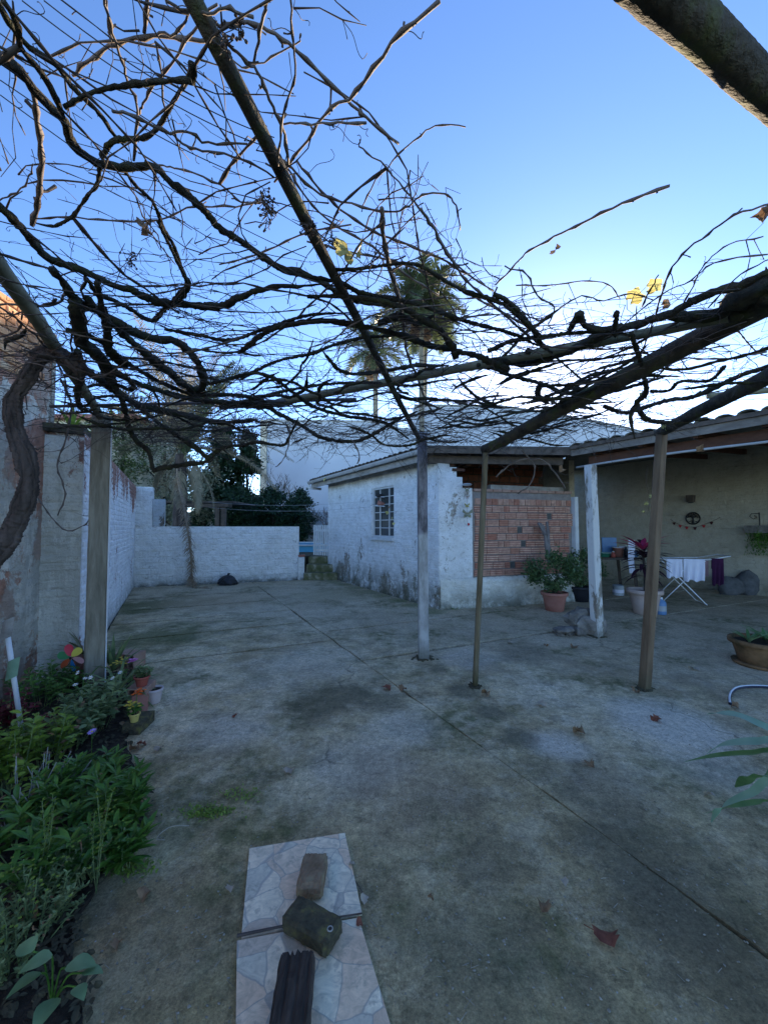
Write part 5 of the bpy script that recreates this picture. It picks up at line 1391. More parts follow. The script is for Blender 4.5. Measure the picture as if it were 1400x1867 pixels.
rough_block('brick', c, (.105,.165,.06), .0, M['oldbrick'], 'smaller worn brown brick lying on the farther tile', 'brick', 1)
c = G(569,1672,.075); c.z = .017
rough_block('brick', c, (.205,.105,.060), R(-27), M['mossbrick'], 'larger mossy dark brick with a round hole, across the joint of the tiles', 'brick', 2, hole=(.085,-.008))
c = G(536,1806,.07); c.z = .017; c.y -= .01
rough_block('wood_block', c, (.115,.21,.075), R(5), M['charwood'], 'dark grooved old wood block on the nearest tile', 'wood block', 3, grooves=1, cham=.006)
mb = MB(); a = G(432,1707,.02); b = G(660,1666,.02); mb.tube([a, a.lerp(b,.4)+V(0,.004,.002), b], [.005,.004,.003], 6, .1); tag(mb.build('stick', M['twig']), 'thin dark stick poking out along the tile joint under the mossy brick', 'stick')
mb = MB(); a = G(642,1600,.01); b = G(668,1645,.01); mb.tube([a, a.lerp(b,.5)+V(.004,0,.004), b], .0018, 5); tag(mb.build('twig', M['twig']), 'thin twig lying just right of the farther tile', 'twig')

# leaves on the ground
random.seed(5)
fl = {'dry': [vleaf_mesh(i+30, M['dry'], .05, .9) for i in range(3)], 'pale': [vleaf_mesh(i+40, M['drypale'], .05, .5) for i in range(3)], 'red': [vleaf_mesh(i+50, M['dryred'], .05, .45) for i in range(3)]}
LV = [(705,1255,1.1,'red','brown leaf left of the middle post base, first of a pair'),(735,1258,.9,'dry','tan leaf right beside the brown one in front of the middle post'),(885,1266,1.0,'dry','brown leaf at the foot of the thin leaning pole'),
(988,1285,1.1,'pale','pale tan leaf between the leaning pole and the timber post'),(1195,1312,1.0,'red','dark red leaf on the pale patch below the timber post'),(1055,1336,1.2,'dry','orange brown curled leaf in the open between pole and pale patch'),
(1075,1393,.9,'dry','small brown leaf below the orange brown curled one'),(530,1406,1.0,'pale','pale leaf alone in the middle left of the yard'),(427,1307,.6,'red','small dark red leaf toward the flower bed'),
(290,1366,.8,'pale','pale leaf near the flower bed edge by the yellow pot'),(258,1358,1.0,'red','reddish leaf touching the bed edge below the yellow pot'),(245,1368,.9,'dry','crumpled tan leaf at the bed corner below the yellow pot'),
(1265,1220,1.2,'pale','cream leaf lying halfway between timber post and bowl planter'),(1045,1180,1.0,'dry','leaf just in front of the broken stones'),(990,1656,.8,'dry','small brown leaf low in the middle right'),
(1106,1710,1.5,'red','big crumpled reddish brown leaf nearest the bottom right'),(1028,1611,.55,'pale','tiny pale leaf above the small brown one at lower right'),(420,1623,.55,'pale','tiny pale leaf left of the farther tile'),
(265,1634,.8,'dry','dull leaf left of the tiles near the bed'),(665,1642,.55,'pale','pale scrap right of the mossy brick'),(641,1579,.5,'pale','small pale scrap right of the farther tile'),(655,1688,.5,'red','red scrap right of the tile joint'),
(1292,1450,.8,'pale','pale folded leaf under the strap leaves'),(930,1172,.9,'pale','pale leaf between the plinth and the broken stones'),(995,1178,.7,'dry','small leaf left of the broken stones base'),
(1340,1290,.8,'dry','leaf beside the end of the hose'),(785,1640,.45,'dry','speck of leaf right of the tiles'),(236,1570,.9,'pale','long pale leaf scrap at the edge of the flower bed'),(1160,1262,.8,'dry','leaf touching the foot of the timber post'),(215,1725,.6,'dry','leaf scrap beside the pale big leaved plant')]
for px, py, s, k, lab in LV:
    p = G(px, py, .01); o = bpy.data.objects.new('fallen_leaf', random.choice(fl[k])); col.objects.link(o)
    o.location = p + V(0,0,.008); o.rotation_euler = (rnd(-.35,.35), rnd(-.35,.35), rnd(0,6.28)); q = s*1.02*(min(1.0,.55+p.y*.12)); o.scale = (q,q*.8,q)
    tag(o, lab, 'leaf', 'fallen leaves on the yard')
mb = MB()
for i in range(1100):       # crumbs, twigs and grit
    px, py = rnd(150,1400), 1130+740*random.random()**1.2; p = G(px, py, .003)
    if p.x < -2.2: continue
    k = random.random()
    if k < .55: mb.rock(p, (rnd(.004,.012), rnd(.004,.010), .005), i)
    elif k < .62: mb.leaf(p, V(rnd(-1,1), rnd(-1,1), .1), rnd(.006,.018), rnd(.004,.008), .1, segs=2)
    else: mb.tube([p, p+V(rnd(-.03,.03), rnd(-.03,.03), .002)], .0010, 3)
stuff(mb.build('yard_crumbs', M['crumb']))
mb = MB()
for i in range(800):
    px, py = random.choice(((375,1480),(365,1485),(250,1575),(445,1448),(232,1590),(395,1478))); p = G(px+random.gauss(0,20), py+random.gauss(0,6), .002)
    mb.leaf(p, V(rnd(-1,1), rnd(-1,1), rnd(.2,1)), rnd(.010,.022), rnd(.005,.011), .4, segs=2)
tag(stuff(mb.build('creeping_weed', M['lf_yel'])), 'small green creeping weed patch on the concrete left of the tiles', 'weed')
mb = MB(); mb.tube(smooth_path([G(345,1506,.01), G(315,1507,.02), G(295,1518,.02), G(286,1530,.015), G(300,1532,.01)], 6), .0022, 5); tag(mb.build('dry_stem', M['drypale']), 'curled pale dry stem on the concrete beside the flower bed', 'stem')
mb = MB()
for i in range(260):
    t = rnd(0,1); p = G(820+60*t, 1110-6*t, 0)+V(rnd(-.1,.1), rnd(-.08,.02), 0); mb.leaf(p, V(rnd(-1,1), rnd(-1,.2), rnd(.3,1)), rnd(.03,.07), rnd(.012,.03), .5, segs=2)
tag(stuff(mb.build('wall_weed', M['lf_yel'])), 'green weed tuft at the foot of the white plinth corner', 'weed')

# broken stones round the white post
SG = 'broken concrete stones at the white post'
for i, (px, py, sx, sz, lab) in enumerate(((1047,1128,.21,.17,'squarish upper stone of the heap left of the white post'),(1068,1140,.18,.22,'tall middle stone of the heap by the white post'),(1052,1152,.15,.12,'small front stone at the foot of the heap'),
    (1028,1148,.26,.07,'flat slab lying leftmost of the heap'),(1083,1132,.25,.28,'darker back stone leaning on the white post'),(1095,1148,.14,.22,'stone hugging the right foot of the white post'),(1060,1118,.17,.13,'topmost small stone balanced on the heap'),(1020,1155,.12,.05,'thin chip in front of the flat slab'),(1038,1162,.10,.06,'little rubble piece in front of the heap'))):
    p = P(px, py, G(px, 1158).y + (.10 if i in (0,4,6) else 0)); z = max(sz/2*.9, p.z)
    mb = MB(); mb.rock((0,0,0), (sx*1.15, sx*.95, sz*1.1), i+40, flat=.8); o = mb.build('broken_stone', M['stone']); o.location = (p.x, p.y, z); o.rotation_euler = (rnd(-.2,.2), rnd(-.2,.2), rnd(0,3)); tag(o, lab, 'stone', SG)

# pots and plants ------------------------------------------------------
def pot(root, c, r, h, mat, rim=.018, soil=True, tap=.72):
    mb = MB(); prof = [(r*tap*.95,0),(r*tap,.005),(r*(tap+(1-tap)*.45),h*.45),(r*.96,h*.80),(r*.97,h*.82),(r+rim,h*.83),(r+rim*1.2,h*.9),(r+rim,h),(r-.004,h),(r-.012,h*.88),(r*.9,h*.86)]
    mb.lathe(prof, c, 32); mb.build('pot', mat, root, True)
    if soil: mb = MB(); mb.lathe([(r*.93,h*.88),(r*.5,h*.90),(.001,h*.91)], c, 20); mb.build('potting_soil', M['soil'], root)
def leafy(root, c, stems, H_, spread, ll, lw, mat, per=12, shape='lance', droop=.5, whorl=True, name='foliage', stemmat=None, up=.5, st=True, top=0, squash=1):
    """stems fanning from c, leaves up their length"""
    mb = MB(); sm = MB()
    for i in range(stems):
        a = rnd(0,6.28); rr_ = spread*math.sqrt(random.random()); e = V(c.x+rr_*math.cos(a), c.y+rr_*math.sin(a)*squash, c.z+H_*rnd(.6,1.08)*(1-.35*(rr_/max(spread,.01))**2))
        b = V(c.x+rr_*.45*math.cos(a), c.y+rr_*.45*math.sin(a)*squash, c.z)
        m_ = b.lerp(e,.5)+V(rnd(-.02,.02), rnd(-.02,.02), H_*.08); path = smooth_path([b, m_, e], 5)
        sm.tube(path, .0025, 4, caps=False)
        for k in range(per):
            t = (.25 if not top else .7)+(.75 if not top else .3)*k/per; f = t*(len(path)-1); q = path[int(f)].lerp(path[min(int(f)+1,len(path)-1)], f-int(f))
            an = k*2.4+i; ee = up*(.3+t)
            mb.leaf(q, V(math.cos(an), math.sin(an), ee+rnd(-.2,.3)), ll*rnd(.65,1.15)*(1.1-.35*t), lw*rnd(.8,1.15), droop, shape=shape, roll=rnd(-.5,.5))
    dm = MB()
    for i in range(stems//2):
        a = rnd(0,6.28); dm.leaf(V(c.x+spread*rnd(0,.9)*math.cos(a), c.y+spread*rnd(0,.9)*math.sin(a)*squash, c.z+H_*rnd(.1,.8)), V(math.cos(a), math.sin(a), rnd(-.5,.4)), ll*rnd(.4,.9), lw*rnd(.7,1.1), .8, shape=shape, roll=rnd(-1,1))
    if stems > 11: stuff(dm.build('withered_leaves', M['dry'], root))
    if st: sm.build('stems', stemmat or M['lf_grey'], root)
    o = mb.build(name, mat, root); stuff(o); return mb
def flower(root, p, r, mat, n=8, face=None, ctr='fl_yellow', name='flower'):
    mb = MB(); up_ = V(rnd(-.4,.4), rnd(-.8,-.1), 1).normalized() if face is None else face; u_ = up_.orthogonal().normalized(); v_ = up_.cross(u_)
    for i in range(n):
        a = 6.283*i/n; mb.leaf(p, (u_*math.cos(a)+v_*math.sin(a)+up_*.25), r, r*.55, .1, segs=2, shape='round')
    o = mb.build(name, mat, root)
    mb = MB(); mb.rock(p+up_*.004, (r*.4,r*.4,r*.3), 1); mb.build('flower_centre', M[ctr], o); return o
def cluster(root, p, s, mat, n=14, r=.012):
    mb = MB()
    for i in range(n):
        q = p+V(random.gauss(0,1), random.gauss(0,1), random.gauss(0,.5))*s
        for k in range(4): a = k*1.57+i; mb.leaf(q, V(math.cos(a), math.sin(a), .5), r, r*.8, .2, segs=2, shape='round')
    stuff(mb.build('flower_cluster', mat, root))

# jade-like shrub pots by the screen
c = G(1011,1113); r_ = thing('potted_shrub', 'round leaved dense shrub in a brick red pot before the ribbed brick screen', 'plant', (c.x,c.y,0))
pot(r_, c, .21, .33, M['terracotta'])
mb = MB()
for i in range(7): a = i*.9; mb.tube(smooth_path([c+V(0,0,.28), c+V(.08*math.cos(a),.06*math.sin(a),.45), c+V(.26*math.cos(a),.2*math.sin(a),.62)], 5), [.02*(1-k/14) for k in range(11)], 6, .1)
mb.build('branches', M['bark'], r_, True)
def blob_foliage(root, c, rx, ry, rz_, n, ll, lw, mat, shape='round', name='foliage', clumps=50):
    mb = MB(); cs_ = []
    for i in range(clumps):
        a = rnd(0,6.28); u_ = rnd(-1,1); k = math.sqrt(1-u_*u_)*rnd(.6,1); cs_.append(c+V(rx*k*math.cos(a), ry*k*math.sin(a), rz_*u_))
    for q0 in cs_:
        out = (q0-c).normalized()
        for k in range(n//clumps):
            q = q0+V(random.gauss(0,1), random.gauss(0,1), random.gauss(0,1))*rx*.13
            mb.leaf(q, out*.6+V(rnd(-1,1), rnd(-1,1), rnd(-.3,1)), ll*rnd(.7,1.2), lw*rnd(.8,1.2), .2, segs=2, shape=shape, roll=rnd(-1,1))
    stuff(mb.build(name, mat, root))
blob_foliage(r_, c+V(-.04,0,.70), .44, .34, .26, 2600, .055, .034, M['lf_jade'], clumps=70)
c = G(1058,1096); r_ = thing('potted_shrub', 'round leaved shrub in a black pot squeezed behind the red pot', 'plant', (c.x,c.y,0)); pot(r_, c, .20, .30, M['blackpot'])
mb = MB(); mb.tube([c+V(0,0,.25), c+V(0,0,.6)], .02, 6); mb.build('stem', M['bark'], r_)
blob_foliage(r_, c+V(.02,0,.66), .42, .34, .30, 2200, .055, .034, M['lf_jade'], clumps=60)
p = P(967,1010+0,7.0); 
# driftwood branches leaning on the screen
c = P(1003,1005,7.35); r_ = thing('dead_branch', 'forked grey dead branch leaning on the ribbed brick screen behind the shrub', 'branch', (c.x,c.y,c.z-.6))
for pts in (((1003,1030),(997,1000),(993,975),(981,953)),((1003,1030),(1000,1000),(999,970),(997,951)),((993,975),(990,962),(984,954))):
    mb = MB(); s = smooth_path([P(x,y,7.35) for x,y in pts], 5); mb.tube(s, [.045*(1-.5*i/len(s)) for i in range(len(s))], 7, .2); mb.build('limb', M['branchgrey'], r_, True)

# cordyline
c = G(1176,1119); r_ = thing('cordyline', 'tall plum leaved cordyline with crimson top in a pale clay pot', 'plant', (c.x,c.y,0))
pot(r_, c, .24, .42, M['claypale'], rim=.03)
mb = MB(); mb.tube([c+V(0,0,.35), c+V(.01,0,.7), c+V(-.02,0,1.1)], .018, 8, .1); mb.build('stem', M['bark'], r_, True)
for i in range(46):
    t = rnd(0,1); a = i*2.4; mb = MB(); mb.leaf(c+V(0,0,.62+.5*t), V(math.cos(a), math.sin(a), .15+.7*t), rnd(.34,.5), .075, 1.25-.5*t, .3, 7); mb.build('leaf', M['lf_cord'], r_, True)
for i in range(11):
    a = i*2.4+.5; e = .5+.6*(i/11); mb = MB(); mb.leaf(c+V(-.02,0,1.1), V(math.cos(a)*1, math.sin(a), e), rnd(.36,.50), .09, .5, .3, 7); mb.build('leaf', M['lf_cordred'], r_, True)
# bottle
c = G(1205,1120); r_ = thing('bottle', 'blue plastic bottle with a pale label beside the cordyline pot', 'bottle', (c.x,c.y,0))
mb = MB(); mb.lathe([(.001,0),(.075,0),(.08,.01),(.08,.19),(.07,.22),(.03,.25),(.028,.27),(.001,.27)], c, 20); mb.build('body', M['blue'], r_, True)
mb = MB(); mb.lathe([(.0815,.06),(.0815,.15)], c, 20); mb.build('paper_label', M['steel'], r_, True); mb = MB(); mb.lathe([(.033,.26),(.033,.29),(.001,.29)], c, 14); mb.build('cap', M['white'], r_, True)
c = G(1127,1085); r_ = thing('paint_tin', 'small dented grey tin on the floor under the work table', 'tin', (c.x,c.y,0)); mb = MB(); mb.lathe([(.001,0),(.11,0),(.113,.01),(.11,.02),(.11,.20),(.115,.21),(.11,.22),(.10,.20),(.001,.20)], c, 20); mb.build('body', M['steel'], r_, True)
mb = MB(); mb.lathe([(.1125,.06),(.1125,.13)], c, 20); mb.build('paper_label', M['cloth'], r_, True)
mb = MB(); mb.tube([c+V(-.11,0,.17)]+[c+V(.13*math.cos(a),-.03,.17-.09*math.sin(a)) for a in (2.6,2,1.57,1,.5)]+[c+V(.11,0,.17)], .003, 4); mb.build('handle', M['iron'], r_)
# work table at the back
c = G(1120,1074); c = V(4.95, 9.0, 0); r_ = thing('work_table', 'dark wooden work table loaded with pots in the porch shade', 'table', (c.x,c.y,0))
mb = MB(); mb.box(c+V(0,0,.78), (1.5,.7,.05), R(-10), jit=.004); mb.build('table_top', M['fasciadark'], r_)
for dx, dy in ((-.62,-.2),(.62,-.35),(-.6,.3),(.62,.2)):
    mb = MB(); mb.tube([c+V(dx,dy,.76), c+V(dx*1.12,dy*1.1,0)], .04, 4); mb.build('leg', M['fasciadark'], r_)
def tabpt(px, z): 
    d = ray(px, 1000); t = 8.85/d.y; return V(d.x*t, 8.85, z)
TI = [(1100,'green','green plastic bowl at the left end of the work table',.16,.10,'bowl'),(1127,'terracotta','clay pot on the work table',.12,.22,'pot'),(1141,'steel','white rimmed pail on the work table',.13,.24,'pail'),(1110,'redpot','small red jar on the work table beside the green bowl',.05,.13,'jar'),(1133,'blackpot','dark bottle standing between the pots on the work table',.04,.26,'bottle'),(1153,'blue','grey blue tub at the right end of the work table',.14,.14,'tub')]
for px, m_, lab, rr_, h_, ct in TI:
    p = tabpt(px, .806); 
    if m_ == 'blackpot' or m_ == 'redpot': p.y -= .16
    root = thing(ct.replace(' ','_'), lab, ct, tuple(p)); mb = MB(); q = p-V(0,0,0)
    if ct in ('bottle','jar'): prof = [(.001,0),(rr_,0),(rr_,h_*.6),(rr_*.5,h_*.78),(rr_*.45,h_),(.001,h_)]
    else: prof = [(.001,0),(rr_*.75,0),(rr_*.95,h_*.9),(rr_*1.05,h_*.92),(rr_*1.05,h_),(rr_*.9,h_),(rr_*.7,.02),(.001,.02)]
    mb.lathe(prof, q, 18); mb.build('body', M[m_], root, True)
    mb = MB(); mb.lathe([(rr_*(1.06 if ct not in ('bottle','jar') else .5),h_*.93),(rr_*(1.09 if ct not in ('bottle','jar') else .55),h_*.96),(rr_*(1.06 if ct not in ('bottle','jar') else .5),h_*1.01)], q, 18); mb.build('rim', M['white'], root, True)
p = tabpt(1122,.8)+V(0,.25,0); mb = MB(); mb.box(p+V(0,0,.22), (.34,.03,.44), 0, jit=.004); tag(mb.build('board', M['blue']), 'faded blue board standing at the back of the work table', 'board')
p = P(1152,1020,8.4); mb = MB()
for i in range(7):
    for j in range(9): mb.v.append((p.x-.07+.14*i/6+.006*math.sin(j), p.y+.02*math.sin(i*2+j*.4), p.z+.42-.72*j/8))
for i in range(6):
    for j in range(8): a = i*9+j; mb.f.append((a,a+1,a+10,a+9)); mb.m.append(0)
tag(mb.build('hanging_rag', M['cloth'], None, True), 'white rag hanging from the end of the work table behind the cordyline', 'cloth')

# drying rack
c = G(1245,1097); r_ = thing('drying_rack', 'folding white clothes drying rack with crossed legs on the porch floor', 'clothes rack', (c.x,c.y,0))
ax_ = V(.93,-.36,0).normalized(); ay_ = V(.36,.93,0)
def rk(a, b, z): return c + ax_*a + ay_*b + V(0,0,z)
def rs_(a, b, z): return rk(a*.64, b, z)
def rod(name, pts, r=.010, m_='white'): mb = MB(); mb.tube(pts, r, 6); mb.build(name, M[m_], r_, True)
for b in (0,.0):
    pass
rod('leg', [rk(-.42,-.27,.84), rk(.30,-.27,.0), rk(.30,.27,.0), rk(-.42,.27,.84)]); rod('leg', [rk(.30,-.25,.84), rk(-.42,-.25,.0), rk(-.42,.25,.0), rk(.30,.25,.84)])
rod('side_rail', [rs_(-.55,-.28,.84), rs_(.55,-.28,.87)]); rod('side_rail', [rs_(-.55,.28,.84), rs_(.55,.28,.87)])
rod('wing', [rs_(.50,-.28,.86), rs_(1.05,-.28,.94), rs_(1.05,.28,.94), rs_(.50,.28,.86)]); rod('wing', [rs_(-.50,-.28,.84), rs_(-.9,-.28,.92), rs_(-.9,.28,.92), rs_(-.50,.28,.84)])
for i in range(11): rod('bar', [rs_(-.5+i*.1,-.28,.85), rs_(-.5+i*.1,.28,.85)], .003)
for i in range(4): rod('bar', [rs_(.62+i*.12,-.28,.88+i*.017), rs_(.62+i*.12,.28,.88+i*.017)], .003)
def drape(name, lab, a0, a1, b, zt, len_, m_, fold=.02):
    mb = MB(); nx, nz = 16, 14
    for i in range(nx+1):
        for j in range(nz+1):
            t = j/nz; a = a0+(a1-a0)*i/nx; mb.v.append(tuple(rs_(a, b-.012+fold*math.sin(i*1.1+t*2)*t*1.3, zt+.015-(len_+.02*math.sin(i*.8))*t)))
    for i in range(nx):
        for j in range(nz): q = i*(nz+1)+j; mb.f.append((q,q+nz+1,q+nz+2,q+1)); mb.m.append(0)
    # short back half over the rail
    n0 = len(mb.v)
    for i in range(nx+1):
        for j in range(5): mb.v.append(tuple(rs_(a0+(a1-a0)*i/nx, b+.014+.004*j, zt+.015-.05*j)))
    for i in range(nx):
        for j in range(4): q = n0+i*5+j; mb.f.append((q,q+1,q+6,q+5)); mb.m.append(0)
        mb.f.append((i*(nz+1), n0+i*5, n0+(i+1)*5, (i+1)*(nz+1))); mb.m.append(0)
    tag(mb.build(name, M[m_], None, True), lab, 'cloth')
drape('white_cloth', 'white cloth hanging at the left half of the drying rack', -.52, -.12, -.28, .85, .36, 'cloth')
drape('white_cloth', 'wider white cloth hanging at the middle of the drying rack', -.10, .42, -.30, .86, .42, 'cloth', .03)
drape('pink_cloth', 'dusty pink cloth on the drying rack between white and purple', .44, .56, -.20, .86, .34, 'pinkcloth')
drape('towel', 'dark purple towel hanging at the right end of the drying rack', .60, .88, -.28, .88, .50, 'purple')
for i, (px, py, sx, sz, lab) in enumerate(((1330,1062,.50,.36,'dark flat boulder lying left of the pointed one against the porch wall'),(1364,1050,.50,.48,'dark pointed boulder against the porch wall'))):
    p = G(px, 1082); p = p*1.0; mb = MB(); mb.rock((0,0,0), (sx,sx*.7,sz*1.3), i+3, flat=.35); o = mb.build('boulder', M['darkstone'], None, True); o.location = (p.x-.08, p.y-.12, sz*.45); tag(o, lab, 'boulder', 'boulders on the porch floor')
# ornaments on the porch wall
PW0 = Vector((5.6,13.2)); PWd = (Vector((10.9,3.35))-PW0).normalized(); PWn = Vector((PWd.y,-PWd.x))
if PWn.dot(-PW0) < 0: PWn = -PWn
def onwall(px, py, off=.02):
    d = ray(px, py); o = Vector((0,0,EYE)); q = PW0 + PWn*off
    t = (q.x*PWn.x+q.y*PWn.y)/(d.x*PWn.x+d.y*PWn.y); return o + d*t
wx = V(PWd.x, PWd.y, 0)
p = onwall(1263,945,.03); r_ = thing('wall_ornament', 'round black tree of life plaque on the porch wall above the bunting', 'ornament', tuple(p))
def wp2(p, a, z): return p + wx*a + V(0,0,z)
mb = MB(); Rr = .145; mb.tube([wp2(p, Rr*math.cos(a*math.pi/16), Rr*math.sin(a*math.pi/16)) for a in range(33)], .014, 6); mb.build('ring', M['iron'], r_)
mb = MB(); mb.tube([wp2(p,0,-Rr), wp2(p,.004,0), wp2(p,0,.06)], [.022,.015,.012], 6)
for i in range(15):
    a = math.pi*(.02+.96*i/14); e = wp2(p, Rr*.93*math.cos(a), Rr*.93*math.sin(a)); m_ = wp2(p, Rr*.45*math.cos(a)+rnd(-.02,.02), .03+Rr*.45*math.sin(a)); mb.tube(smooth_path([wp2(p,0,.0), m_, e], 3), .005, 4)
for i in range(6):
    a = -math.pi*(.1+.8*i/5); mb.tube([wp2(p,0,-.05), wp2(p, Rr*.6*math.cos(a), -.08), wp2(p, Rr*.95*math.cos(a), Rr*.95*math.sin(a))], .005, 4)
for i in range(26): a = rnd(.2,2.9); q = wp2(p, Rr*rnd(.4,.9)*math.cos(a), Rr*rnd(.4,.9)*math.sin(a)); mb.rock(q, (.02,.02,.02), i)
mb.build('tree_figure', M['iron'], r_)
bn = [(1222,946),(1228,951),(1240,957),(1252,960),(1267,961),(1282,957),(1297,951),(1313,943)]
p = onwall(1267,960,.03); r_ = thing('bunting', 'string of small red and dark fabric flags below the round plaque', 'bunting', tuple(p))
mb = MB(); mb.tube(smooth_path([onwall(x,y,.03) for x,y in bn], 3), .004, 4); mb.build('cord', M['twig'], r_)
for (x, y), m_ in zip(((1229,953),(1240,958),(1252,961),(1267,962),(1283,958),(1297,952)), ('darkfelt','red','red','darkfelt','red','darkfelt')):
    q = onwall(x,y,.035); mb = MB()
    pts = [(-.035,0),(-.03,.012),(0,.006),(.03,.012),(.035,0),(.02,-.035),(0,-.06),(-.02,-.035)]
    f_ = [wp2(q,a,b) for a,b in pts]; bk = [x_+V(PWn.x,PWn.y,0)*.008 for x_ in f_]
    mb.poly(f_); mb.poly(bk[::-1])
    for i in range(8): mb.poly([f_[i],bk[i],bk[(i+1)%8],f_[(i+1)%8]])
    mb.build('pennant', M[m_], r_)
p = onwall(1259,909,.08); r_ = thing('wall_lamp', 'small dark square wall lamp high on the porch wall', 'lamp', tuple(p))
mb = MB(); mb.box(p, (.13,.12,.17), math.atan2(PWd.y,PWd.x), taper=1.15); mb.build('shade', M['fasciadark'], r_); mb = MB(); mb.box(p+V(0,0,-.10), (.08,.08,.02), math.atan2(PWd.y,PWd.x)); mb.build('glass', M['glass'], r_)
p = onwall(1385,965,.18); r_ = thing('wall_planter', 'hanging wall planter with trailing green fern at the right edge of the porch', 'planter', tuple(p))
mb = MB(); mb.box(p, (.42,.2,.16), math.atan2(PWd.y,PWd.x), taper=1.1, jit=.006); mb.build('trough', M['stone'], r_)
mb = MB(); mb.tube([p+V(0,0,.08), p+V(0,0,.36)], .012, 6); mb.tube([wp2(p,0,.34), wp2(p,-.13,.34), wp2(p,-.16,.28), wp2(p,-.1,.22), wp2(p,-.04,.26), wp2(p,-.08,.3)], .008, 5); mb.build('bracket', M['iron'], r_)
mb = MB()
for i in range(420):
    q = wp2(p, rnd(-.15,.3), .06); l = rnd(.2,.75); a = rnd(0,6.28); pts = [q, q+V(math.cos(a)*.09, math.sin(a)*.09, .02), q+V(math.cos(a)*.12, math.sin(a)*.12, -l)]
    for k in range(5): s = pts[1].lerp(pts[2], k/5); mb.leaf(s, V(rnd(-1,1), rnd(-1,1), -.6), .06, .014, .6, segs=2)
stuff(mb.build('fern', M['lf_green'], r_))
# butterfly ornament strings on the white corner
def onB(s, off, z): p = C0 + dB*s - nB*off; return V(p.x, p.y, z)
def bfly(root, q, s, mat, name='butterfly'):
    mb = MB()
    for sg in (-1,1):
        for (a, b, c_, d_) in (((0,.2),(.9,1.0),(1.1,.4),(.2,-.05)),((0,-.05),(.7,.05),(.75,-.6),(.2,-.5))):
            n = len(mb.v)
            for (x, z) in (a, b, c_, d_): mb.v.append((q.x+dB.x*x*s*sg, q.y+dB.y*x*s*sg-.02-abs(x)*s*.35, q.z+z*s))
            for (x, z) in (a, b, c_, d_): mb.v.append((q.x+dB.x*x*s*sg, q.y+dB.y*x*s*sg-.014-abs(x)*s*.35, q.z+z*s))
            mb.f += [(n,n+1,n+2,n+3),(n+7,n+6,n+5,n+4)]+[(n+i,n+4+i,n+4+(i+1)%4,n+(i+1)%4) for i in range(4)]; mb.m += [0]*6
    mb.tube([q+V(0,-.02,-s*.4), q+V(0,-.02,s*.4)], s*.09, 6); mb.build(name, mat, root)
t_ = onB(.52,.10,2.30); r_ = thing('hanging_mobile', 'string of little butterflies hanging at the white corner left of the brick screen', 'ornament', tuple(t_))
mb = MB(); mb.lathe([(.001,.0),(.07,-.01),(.09,-.03),(.07,-.05),(.001,-.05)], t_, 14); mb.build('disc', M['steel'], r_)
mb = MB(); mb.tube([t_, t_+V(0,0,-.75)], .002, 3); mb.build('cord', M['iron'], r_)
for dz, s, m_ in ((-.13,.05,'ceramic'),(-.27,.035,'claypale'),(-.42,.05,'autumn'),(-.58,.10,'ceramic')): bfly(r_, t_+V(rnd(-.01,.01),0,dz), s, M[m_])
mb = MB(); mb.rock(t_+V(.02,-.02,-.76), (.04,.03,.05), 3); mb.build('red_bead', M['red'], r_)
# bird mobile in front of the window
q = V(*onA(2.0,-.12,2.0)); r_ = thing('hanging_mobile', 'bird and vine leaf decoration hanging across the barred window', 'ornament', tuple(q))
for s0, z0, wd in ((1.95,2.16,.42),(1.95,1.95,.42)):
    mb = MB(); 
    a = onA(s0-wd/2+.1,-.05,z0); b = onA(s0+wd/2+.1,-.05,z0+.03); mb.tube([a,b], .012, 5); mb.build('perch', M['white'], r_)
for s0, z0, m_ in ((2.02,2.20,'iron'),(1.98,2.02,'terracotta')):
    mb = MB(); o = V(*onA(s0,-.06,z0)); dv = V(dA.x,dA.y,0)
    mb.rock(o, (.16,.07,.09), 3); mb.rock(o+dv*.08+V(0,0,.05), (.055,.05,.05), 5); mb.leaf(o-dv*.04, -dv+V(0,0,.15), .16, .06, .1); mb.leaf(o+dv*.1+V(0,0,.05), dv, .03, .015, 0); mb.build('bird', M[m_], r_)

# terracotta bowl at right, hose, strap leaf plant
c = G(1394,1222); c.y += .15; c.x += .12; r_ = thing('bowl_planter', 'wide mossy terracotta bowl on a saucer with striped spider plants', 'planter', (c.x,c.y,0))
pot(r_, c, .255, .27, M['oldpot'], rim=.022, tap=.74); mb = MB(); mb.lathe([(.001,0),(.24,0),(.255,.03),(.235,.032),(.001,.012)], c, 32); mb.build('saucer', M['oldpot'], r_, True)
for ox, oy, nn_ in ((-.13,0,11),(.06,-.08,12),(.12,.08,10)):
    for i in range(nn_): a = i*2.4; mb = MB(); mb.leaf(c+V(ox,oy,.24), V(math.cos(a)*.8, math.sin(a)*.8, 1.0), rnd(.16,.27), .030, .7, .35, 6, shape='strap'); mb.build('leaf', M['lf_bigpale'] if i % 3 else M['lf_strapdark'], r_, True)
pts = [(1331,1282),(1330,1272),(1334,1262),(1344,1255),(1365,1252),(1400,1253),(1450,1262)]; w_ = [G(x,y,.018) for x,y in pts]; w_[0].z = .012
r_ = thing('garden_hose', 'thick curved end of a dark blue and white hose at the right edge', 'hose', tuple(w_[0])); s = smooth_path(w_, 8); mb = MB(); mb.tube(s, .012, 10); mb.build('tube', M['hose'], r_, True)
mb = MB(); mb.tube([p+V(0,.001,.0065) for p in s], .0085, 8); mb.build('white_stripe', M['hosewhite'], r_, True)
c = V(1.72,1.15,0); r_ = thing('strap_leaf_plant', 'potted plant at the right edge whose long arching strap leaves reach into view', 'plant', tuple(c))
pot(r_, c, .17, .25, M['terracotta'])
